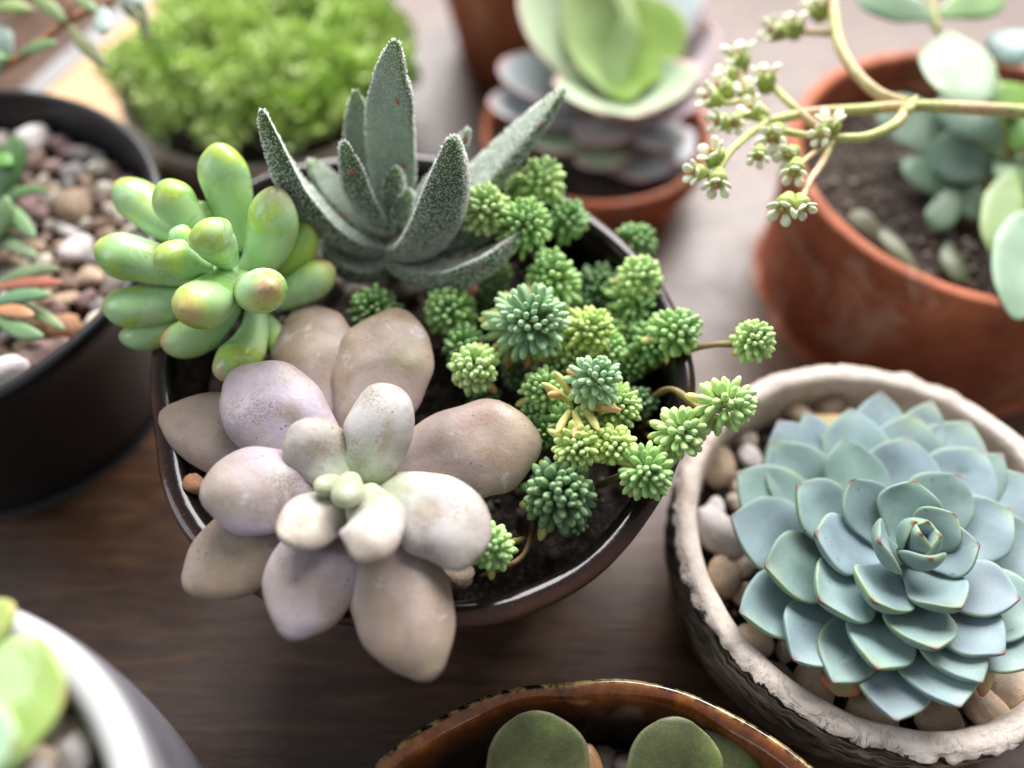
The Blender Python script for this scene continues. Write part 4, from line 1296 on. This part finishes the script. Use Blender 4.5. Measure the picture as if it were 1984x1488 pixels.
# plants at the left edge
lb = at(-40, 470, 5.6)
lpl = empty('strappy_succulent', (lb[0], lb[1], 5.4), 'small green and reddish succulent on the pebbles at the left edge', 'succulent')
for (b, c_, t_, wpx, col, s) in [
    ((-30, 420, 6.2), (30, 330, 7.0), (36, 262, 7.6), 62, (92, 128, 78), 1), ((-30, 440, 6.2), (20, 352, 6.8), (94, 372, 7.2), 26, (100, 132, 84), 2),
    ((-30, 400, 6.4), (20, 400, 6.8), (68, 462, 6.8), 40, (110, 142, 96), 3), ((-20, 430, 6.2), (10, 470, 6.6), (74, 500, 6.5), 34, (128, 146, 112), 4),
    ((-20, 560, 6.2), (40, 520, 6.6), (116, 522, 6.6), 30, (120, 138, 100), 5), ((-20, 560, 6.2), (50, 545, 6.6), (122, 548, 6.6), 26, (170, 104, 84), 6),
    ((-20, 590, 6.2), (30, 570, 6.6), (98, 572, 6.7), 32, (112, 150, 108), 7), ((-20, 600, 6.1), (20, 600, 6.5), (66, 612, 6.5), 32, (206, 150, 110), 8),
    ((-20, 600, 6.1), (30, 650, 6.4), (86, 652, 6.3), 36, (108, 140, 96), 9), ((-30, 330, 6.5), (-5, 300, 7.2), (20, 322, 7.4), 50, (96, 140, 70), 10),
    ((-30, 480, 6.3), (20, 440, 6.9), (10, 380, 7.4), 46, (112, 140, 92), 11), ((-20, 580, 6.1), (60, 590, 6.3), (126, 640, 6.2), 28, (130, 146, 110), 12)]:
    P = [at(*b), at(*c_), at(*t_)]
    hw = wpx * cmpp(P[1]) / 2
    cc = s2l(*col)
    leaf(lpl, P, hw, hw * .5, 'oval', [0, -.2, 1], M['jade'], lambda t, u, v, p, cc=cc: cc * (1 + .3 * ns(p, 1.5, 2)), n=18, m=14, cup=.15)
tube('stem', lpl, [at(-30, 600, 5.5), at(-34, 500, 6.1), at(-40, 420, 6.3), at(-40, 330, 6.5)], (.16, .12), M['stem'], lambda f, p: s2l(140, 100, 70))

sp0 = at(-90, 230, 5.6)
spr = empty('leafy_sprig', (sp0[0], sp0[1], 5.4), 'brown stemmed sprig with small grey green leaves in the upper left corner', 'succulent')
tube('stem', spr, [sp0, at(-20, 150, 7.6), at(40, 112, 8.6), at(128, 44, 9.2), at(232, -6, 9.6), at(330, -60, 9.8)], (.14, .10), M['stem'],
     lambda f, p: s2l(176, 124, 84) * (1 + .25 * ns(p, 3)), n=40)
tube('branch', spr, [at(128, 44, 9.2), at(136, 10, 9.6), at(140, -40, 10)], (.09, .08), M['stem'], lambda f, p: s2l(190, 140, 110))
tube('branch', spr, [at(-40, 60, 8.8), at(20, 40, 9.1), at(70, 18, 9.3)], (.09, .08), M['stem'], lambda f, p: s2l(206, 180, 150))
for (b, c_, t_, wpx, col) in [
    ((36, 106, 8.7), (70, 88, 9.0), (110, 84, 9.1), 30, (110, 138, 92)), ((134, 48, 9.3), (160, 90, 9.3), (208, 130, 9.0), 30, (118, 122, 82)),
    ((196, 14, 9.6), (202, 40, 9.7), (200, 66, 9.6), 38, (150, 166, 160)), ((226, -4, 9.6), (252, 24, 9.5), (274, 42, 9.3), 22, (134, 142, 110)),
    ((250, -20, 9.7), (284, 10, 9.5), (282, 84, 9.0), 26, (104, 112, 74)), ((128, 44, 9.3), (100, 14, 9.5), (64, -4, 9.6), 30, (110, 130, 80)),
    ((20, 112, 8.5), (6, 80, 8.8), (2, 46, 9.0), 40, (140, 156, 148)), ((20, 112, 8.4), (-10, 108, 8.8), (-30, 96, 8.9), 40, (104, 140, 90)),
    ((10, 120, 8.4), (0, 130, 8.2), (-30, 150, 8.0), 34, (120, 136, 110)), ((240, -6, 9.7), (250, -20, 9.9), (266, 8, 9.9), 40, (140, 160, 150)),
    ((60, 20, 9.3), (30, 10, 9.4), (-10, 14, 9.4), 34, (128, 150, 90)), ((140, -6, 9.8), (170, 4, 9.9), (186, 24, 9.8), 22, (120, 140, 96))]:
    P = [at(*b), at(*c_), at(*t_)]
    hw = wpx * cmpp(P[1]) / 2
    cc = s2l(*col)
    leaf(spr, P, hw, hw * .4, 'oval', [0, -.3, 1], M['jade'], lambda t, u, v, p, cc=cc: cc * (1.1 if abs(u) < .8 else 1.5), n=18, m=14, cup=.12)

# ------------------------------------------------------------------ bowl of bright green moss-like foliage behind
GC, GR = np.array([-9.95, 18.2]), 5.8
gb = empty('cream_bowl', (GC[0], GC[1], 0), 'cream bowl behind the glazed pot holding a bright green cushion plant', 'plant pot')
lathe('body', gb, [(.1, .02), (4.0, .03), (4.2, .2), (5.1, 1.1), (5.6, 2.0), (5.8, 2.6), (5.9, 2.9), (5.8, 3.08), (5.55, 3.0), (5.4, 2.6), (5.25, 2.2), (4.9, 1.9)], GC, M['cream'], seg=120)
soil_disc(gb, GC, lambda th: 5.3, 2.4, .15, 9.1)
gp = empty('cushion_plant', (GC[0], GC[1], 2.4), 'bright green frilly cushion plant filling the cream bowl', 'plant')
rs = np.random.RandomState(8)
Vs, Fs, Cs = [], [], []
GA, GB_, GD = s2l(192, 216, 122), s2l(206, 226, 152), s2l(164, 196, 92)
lq = np.array([[0, 0, 0], [.5, .42, .10], [.5, -.42, .10], [1, .30, .05], [1, -.30, .05], [1.25, 0, -.05]])
for ci in range(190):
    th = rs.uniform(0, 6.283)
    rr_ = 5.55 * math.sqrt(rs.rand())
    base = np.array([GC[0] + rr_ * math.cos(th), GC[1] + rr_ * math.sin(th), 2.8 + 2.2 * (1 - (rr_ / 6.0) ** 2) + rs.uniform(-.4, .8)])
    cr = rs.uniform(.55, 1.0)
    cc = GA + (GB_ - GA) * rs.rand() if rs.rand() < .75 else GD
    for k in range(120):
        d = rs.randn(3)
        d[2] = abs(d[2]) * .9 + .1
        d = unit(d)
        s_ = unit(np.cross(d, rs.randn(3)))
        n_ = np.cross(d, s_)
        L = rs.uniform(.16, .32)
        p0 = base + d * cr * rs.uniform(.25, 1.0)
        d2 = unit(d + s_ * rs.uniform(-.6, .6) + n_ * rs.uniform(-.6, .6))
        s2 = unit(np.cross(d2, n_))
        n2 = np.cross(s2, d2)
        b = len(Vs)
        kk = rs.uniform(.8, 1.15)
        for q in lq:
            Vs.append(p0 + (d2 * q[0] + s2 * q[1] + n2 * q[2]) * L)
            Cs.append(np.clip(cc * kk, .01, .9))
        Fs += [(b, b + 1, b + 2), (b + 1, b + 3, b + 4, b + 2), (b + 3, b + 5, b + 4)]
tag(mesh_obj('foliage', Vs, Fs, M['moss'], gp, cols=Cs), kind='stuff')

# ------------------------------------------------------------------ terracotta pots behind
def terracotta(name, cen, R, H, label, taper=.8, lip=True):
    o = empty(name, (cen[0], cen[1], 0), label, 'plant pot')
    if lip:
        pr = [(.1, .02), (R * taper - .2, .03), (R * taper, .15), (R * (taper + (1 - taper) * .6), H * .62), (R * .945, H - 1.15), (R * .96, H - 1.05), (R * .995, H - .95),
              (R, H - .5), (R * .995, H - .1), (R * .965, H), (R * .925, H - .05), (R * .91, H - .5), (R * .86, H - 1.8), (R * .8, H - 2.2)]
    else:
        pr = [(.1, .02), (R * taper - .2, .03), (R * taper, .2), (R * (taper * .4 + .58), H * .5), (R * .99, H * .85), (R, H - .15), (R * .98, H), (R * .935, H - .02),
              (R * .915, H - .3), (R * .9, H - 1.2), (R * .84, H - 1.8)]
    lathe('body', o, pr, cen, M['terra'], seg=140, mod=lambda th, k, r, z: (r + .025 * ns((math.cos(th) * 3, math.sin(th) * 3, z), 1), z + .03 * ns((math.cos(th) * 3, math.sin(th) * 3, 1), 1)))
    return o


TC, TR = np.array([15.2, 9.5]), 6.25
tp_ = terracotta('terracotta_pot', TC, TR, 5.8, 'broad terracotta pot at the right holding a round leaved plant', .93, False)
soil_disc(tp_, TC, lambda th: TR * .895, 4.35, .3, 3.1)
grit_bed(tp_, TC, lambda th: TR * .86, 4.45, 260, M['greystone'], seed=9)
PC, PCR = np.array([3.3, 15.3]), 4.5
pp = terracotta('terracotta_pot', PC, PCR, 2.7, 'terracotta pot holding the pink edged rosette behind the glazed pot', .82, True)
soil_disc(pp, PC, lambda th: PCR * .9, 1.9, .2, 5.1)
FC = np.array([1.6, 25.2])
fp = terracotta('terracotta_pot', FC, 5.8, 8.0, 'dark terracotta pot farthest back at the top edge', .72, True)
soil_disc(fp, FC, lambda th: 5.8 * .88, 6.4, .2, 7.7)

# pink edged rosette
PZ = -2.3
pk0 = at(1215, 185, 6.2 + PZ)
pk = empty('pink_edged_rosette', (PC[0], PC[1], 1.9), 'open green rosette with pinkish leaf edges in the terracotta pot behind the glazed pot', 'succulent')
KG, KGL, KP, KGY = s2l(144, 178, 80), s2l(166, 192, 128), s2l(208, 160, 164), s2l(182, 194, 196)
tube('stem', pk, [(PC[0], PC[1], 1.7), (PC[0] + .2, PC[1] - .3, 2.8), (pk0[0], pk0[1], 4.3)], (.55, .45), M['stem'], lambda f, p: s2l(140, 130, 100))
PINK = [  # base, control, tip, width px, colour a, cup
    ((1200, 195, 6.6), (1225, 120, 7.2), (1266, -8, 8.8), 186, 'g', .2), ((1190, 180, 6.6), (1120, 110, 7.6), (1135, -50, 9.8), 150, 'gl', .3),
    ((1185, 185, 6.4), (1060, 130, 7.0), (1035, -30, 9.0), 170, 'gp', .35), ((1205, 195, 6.3), (1330, 160, 6.8), (1352, 40, 8.2), 150, 'pk', .3),
    ((1210, 205, 6.1), (1300, 230, 6.3), (1365, 165, 7.2), 170, 'pk', .25), ((1190, 205, 6.0), (1080, 190, 6.2), (968, 120, 7.0), 160, 'gy', .2),
    ((1195, 215, 5.7), (1060, 230, 5.7), (945, 195, 6.2), 130, 'gy', .2), ((1205, 220, 5.8), (1195, 260, 5.8), (1110, 262, 5.9), 140, 'pk', .2),
    ((1215, 225, 5.6), (1270, 275, 5.6), (1330, 262, 5.8), 150, 'gy', .2), ((1205, 240, 5.2), (1170, 300, 5.1), (1120, 320, 5.2), 130, 'gp', .2),
    ((1215, 245, 5.0), (1240, 320, 4.8), (1235, 352, 4.8), 150, 'gy', .2), ((1225, 235, 5.2), (1300, 300, 5.0), (1345, 300, 5.2), 120, 'gy', .2),
    ((1200, 180, 6.7), (1160, 110, 7.5), (1150, -30, 9.0), 150, 'gl', .2), ((1200, 235, 5.2), (1080, 290, 5.2), (1030, 270, 5.3), 120, 'gp', .2),
    ((1215, 160, 6.6), (1290, 60, 8.0), (1330, -80, 9.6), 150, 'gy', .25),
    ((1200, 205, 6.2), (1140, 215, 6.7), (1072, 158, 7.7), 165, 'gp', .25), ((1212, 205, 6.2), (1285, 208, 6.7), (1335, 120, 7.9), 150, 'gp', .25),
    ((1205, 200, 6.2), (1215, 236, 6.6), (1228, 226, 7.2), 170, 'gp', .25),
]
for i, (b, c_, t_, wpx, kd, cup) in enumerate(PINK):
    P = [at(q[0], q[1], q[2] + PZ) for q in (b, c_, t_)]
    hw = wpx * cmpp(P[1]) / 2
    a = {'g': KG, 'gl': KGL, 'gp': KGL * .6 + KGY * .4, 'pk': KGY * .6 + KP * .4, 'gy': KGY}[kd]

    def kc(t, u, s, p, a=a, kd=kd):
        e = sstep(.78, 1, abs(u)) * (.15 if kd in ('g', 'gl') else .7)
        e = max(e, sstep(.88, .99, t) * (.15 if kd in ('g', 'gl') else .75))
        c = a if s > -.1 else a * .6 + KP * .4
        return (c * (1 - e) + KP * e) * (1 + .12 * ns(p, .8, 3))
    leaf(pk, P, hw, .17, 'round', (CAMD * 2 + RGT * -.3) if i in (0, 12) else np.array([pk0[0], pk0[1] - .6, 11]) - P[1], M['pinkech'], kc, n=28, m=22, cup=cup, wob=.06, seed=i)

# round leaved plant in the right terracotta pot
jp0 = at(1905, 380, 3.7)
jd = empty('round_leaf_plant', (jp0[0], jp0[1], 3.6), 'grey green round leaved succulent growing in the right terracotta pot', 'succulent')


def low(q):
    px, py = proj(q)
    return at(px, py, 4.55 + (q[2] - 3.8) * .58)


stems = [[jp0, at(1925, 330, 5.4), at(1945, 280, 6.8), at(1925, 150, 8.6), at(1815, 60, 10.2)], [at(1950, 330, 3.7), at(1955, 300, 5.5), at(1975, 240, 7.2), at(2010, 120, 9)],
         [jp0, at(1890, 350, 4.6), at(1850, 330, 5.2)], [at(1935, 420, 3.7), at(1950, 400, 5.0), at(1975, 330, 6.4)], [at(1815, 60, 10.2), at(1805, 10, 10.8), at(1800, -60, 11.5)]]
for s in stems:
    s = [low(q) for q in s]
    tube('stem', jd, s, (.14, .11), M['stem'], lambda f, p: s2l(176, 178, 112) * (1 + .2 * ns(p, 2)))
JD = [  # base, control, tip, width px, colour
    ((1820, 70, 10.0), (1850, 110, 9.9), (1870, 212, 9.3), 150, (160, 186, 150)), ((1810, 40, 10.5), (1760, 10, 10.7), (1660, 0, 10.6), 70, (150, 184, 146)),
    ((1820, 30, 10.6), (1880, 10, 10.7), (1940, -10, 10.6), 80, (150, 190, 120)), ((1985, 170, 8.4), (1950, 190, 8.6), (1925, 215, 8.4), 80, (128, 170, 70)),
    ((1990, 120, 9.0), (1970, 100, 9.2), (1945, 60, 9.2), 100, (168, 196, 190)), ((1950, 270, 7.0), (1900, 250, 7.2), (1820, 190, 7.0), 90, (140, 172, 150)),
    ((1950, 300, 6.6), (1910, 270, 6.7), (1846, 226, 6.4), 40, (150, 180, 128)), ((1930, 330, 5.6), (1880, 310, 6.0), (1800, 290, 6.0), 110, (130, 164, 146)),
    ((1900, 350, 4.8), (1840, 370, 5.0), (1750, 310, 5.0), 80, (134, 170, 140)), ((1970, 340, 6.4), (1940, 370, 6.3), (1928, 500, 5.8), 84, (146, 174, 108)),
    ((2020, 420, 6.4), (1980, 430, 6.5), (1968, 620, 5.8), 120, (160, 192, 160)), ((1960, 290, 7.0), (1990, 260, 7.6), (1996, 170, 8.2), 80, (120, 168, 80)),
    ((1930, 300, 6.2), (1960, 360, 6.2), (1990, 330, 6.2), 80, (120, 156, 110)), ((1720, 470, 3.9), (1680, 440, 4.2), (1650, 410, 4.2), 46, (112, 112, 84)),
    ((1780, 530, 3.9), (1740, 490, 4.2), (1700, 440, 4.0), 36, (120, 124, 92)), ((1840, 470, 3.9), (1830, 500, 4.1), (1870, 550, 3.9), 46, (106, 118, 84)),
    ((1850, 330, 5.3), (1800, 250, 6.0), (1700, 200, 6.0), 100, (138, 168, 142)), ((1860, 340, 5.0), (1830, 420, 4.7), (1800, 440, 4.5), 60, (110, 140, 108)),
    ((1955, 420, 4.6), (1900, 400, 4.7), (1850, 380, 4.6), 70, (120, 150, 120)),
]
for i, (b, c_, t_, wpx, col) in enumerate(JD):
    P = [low(at(*q)) for q in (b, c_, t_)]
    hw = wpx * cmpp(P[1]) / 2
    cc = s2l(*col)
    leaf(jd, P, hw, .14, 'round', [0, -1, .35] if i in (0, 4) else [-.1, -.5, 1], M['jade'], lambda t, u, s, p, cc=cc: cc * .72 * (1.0 if abs(u) < .88 else 1.2) * (1 + .25 * ns(p, 1, 2)), n=26, m=20, cup=.12, wob=.05, seed=i)

# flower stalk leaning in from the right
fs0 = at(2230, 420, 3.7)
fl = empty('flower_stalk', (fs0[0], fs0[1], 3.6), 'pale green flower stalk with tiny cream blossoms leaning in from the right', 'flower stalk')
SG, SPK = s2l(186, 192, 120), s2l(206, 172, 136)


def stk(f, p):
    k = sstep(-.1, .4, ns(p, .7, 4))
    return SG * (1 - k) + SPK * k


FZ = 9.6
tube('stem', fl, [fs0, at(2180, 290, 7.6), at(2080, 226, 9.0), at(1984, 216, 9.5), at(1850, 208, FZ), at(1760, 205, FZ), at(1670, 212, FZ), at(1570, 218, FZ), at(1490, 235, FZ)],
     (.21, .12), M['stem'], stk, n=60, m=12)
tube('branch', fl, [at(1765, 204, FZ), at(1700, 180, FZ + .1), at(1650, 130, FZ + .2), at(1622, 70, FZ + .3), at(1612, -20, FZ + .4)], (.17, .14), M['stem'], stk, n=30, m=12)
tube('branch', fl, [at(1760, 206, FZ), at(1735, 240, FZ + .1), at(1680, 265, FZ + .1), at(1620, 268, FZ + .1)], (.15, .12), M['stem'], stk, n=26, m=12)
o = leaf(fl, [at(1776, 186, FZ + .05), at(1764, 205, FZ + .3), at(1752, 226, FZ + .05)], .14, .12, 'oval', [0, 0, 1], M['stem'], lambda t, u, s, p: SG, name='node', n=12, m=12)
for pts, r0 in [([(1620, 66), (1580, 62), (1500, 60)], .08), ([(1612, 30), (1590, 10), (1580, -20)], .07), ([(1620, 268), (1570, 235), (1520, 190), (1490, 160)], .09),
                ([(1620, 268), (1560, 262), (1500, 250)], .08), ([(1615, 270), (1590, 320), (1570, 350), (1550, 395)], .08), ([(1490, 235), (1450, 262), (1410, 300), (1390, 340)], .08),
                ([(1490, 235), (1440, 225), (1390, 235)], .07), ([(1490, 225), (1450, 180), (1430, 130)], .07), ([(1450, 190), (1410, 200), (1380, 190)], .06),
                ([(1600, 280), (1560, 310), (1530, 340)], .06), ([(1420, 290), (1380, 320), (1350, 335)], .06)]:
    tube('branch', fl, [at(a, b, FZ + .15 * math.sin(a * .05)) for a, b in pts], (r0 * 1.4, r0 * 1.1), M['stem'], stk, n=16, m=8)
CAL, PET, CEN = s2l(164, 182, 96), s2l(240, 238, 214), s2l(166, 128, 78)
FLW = [(1430, 112, 30, (-.2, .9)), (1398, 170, 26, (-.7, .5)), (1445, 178, 22, (-.3, .6)), (1484, 150, 26, (-.1, .9)), (1376, 190, 24, (-.9, .2)), (1395, 236, 22, (-.8, -.1)),
       (1458, 212, 22, (-.4, .3)), (1500, 262, 28, (-.4, -.5)), (1530, 300, 24, (-.5, -.4)), (1608, 242, 26, (-.1, .6)), (1540, 330, 24, (-.3, -.8)), (1520, 400, 28, (-.5, -.8)),
       (1555, 398, 22, (.3, -.9)), (1384, 300, 26, (-.5, .4)), (1390, 352, 26, (-.2, -.9)), (1350, 335, 22, (-.9, -.1)), (1500, 60, 24, (-.9, .1)), (1540, 48, 24, (-.1, .9)),
       (1585, 12, 26, (-.4, .7)), (1590, 262, 20, (-.3, -.2)), (1425, 235, 20, (-.3, -.6)), (1470, 300, 20, (-.3, -.8)), (1410, 140, 20, (-.6, .6))]
for i, (px, py, rpx, (dx, dy)) in enumerate(FLW):
    z = FZ + .15 + .1 * math.sin(i * 2.1)
    C0 = at(px, py, z)
    r = rpx * 1.35 * cmpp(C0)
    A = unit(RGT * dx + UPV * dy + CAMD * .45)
    X = unit(np.cross(A, [.2, .3, .9]))
    Y = np.cross(A, X)
    cal = leaf(fl, [C0 - A * r * .9, C0 - A * r * .3, C0 + A * r * .25], r * .62, r * .58, 'bean', X, M['stem'], lambda t, u, s, p: CAL * (1 + .2 * ns(p, 3)), name='flower', n=12, m=12)
    for k in range(5):
        a = k * 2 * math.pi / 5 + i
        rad = X * math.cos(a) + Y * math.sin(a)
        b = C0 + A * r * .05 + rad * r * .30
        tp = C0 + A * r * .62 + rad * r * .85
        leaf(cal, [b, (b + tp) / 2 + A * r * .15, tp], r * .32, r * .12, 'oval', A - rad * .3, M['sedum'], lambda t, u, s, p: PET, name='petal', n=8, m=8)
    leaf(cal, [C0 + A * r * .1, C0 + A * r * .3, C0 + A * r * .5], r * .2, r * .2, 'leaflet', X, M['sedum'], lambda t, u, s, p: CEN, name='pistil', n=6, m=8)

# ------------------------------------------------------------------ tan board behind the black pot
bo = empty('wooden_board', at(190, 120, 0), 'tan wooden board with grey metal edge behind the black pot', 'board')


def prism(name, parent, poly, z0, z1, mat):
    n = len(poly)
    V = [(p[0], p[1], z0) for p in poly] + [(p[0], p[1], z1) for p in poly]
    Fc = [tuple(range(n, 2 * n)), tuple(range(n - 1, -1, -1))] + [(i, (i + 1) % n, n + (i + 1) % n, n + i) for i in range(n)]
    return mesh_obj(name, V, Fc, mat, parent, smooth=False)


a0, a1 = at(30, 205, .8)[:2], at(215, 45, .8)[:2]
dv = unit(np.append(a1 - a0, 0))[:2]
nv = np.array([dv[1], -dv[0]])
a0, a1 = a0 - dv * 3, a1 + dv * 8
prism('plank', bo, [a0 + nv * .62, a0 + nv * 8, a1 + nv * 8, a1 + nv * .62], .004, .8, M['tan'])
prism('edge_strip', bo, [a0 - nv * .3, a0 + nv * .6, a1 + nv * .6, a1 - nv * .3], .004, .95, M['metal'])

for o in bpy.data.objects:
    if 'org' in o:
        del o['org']
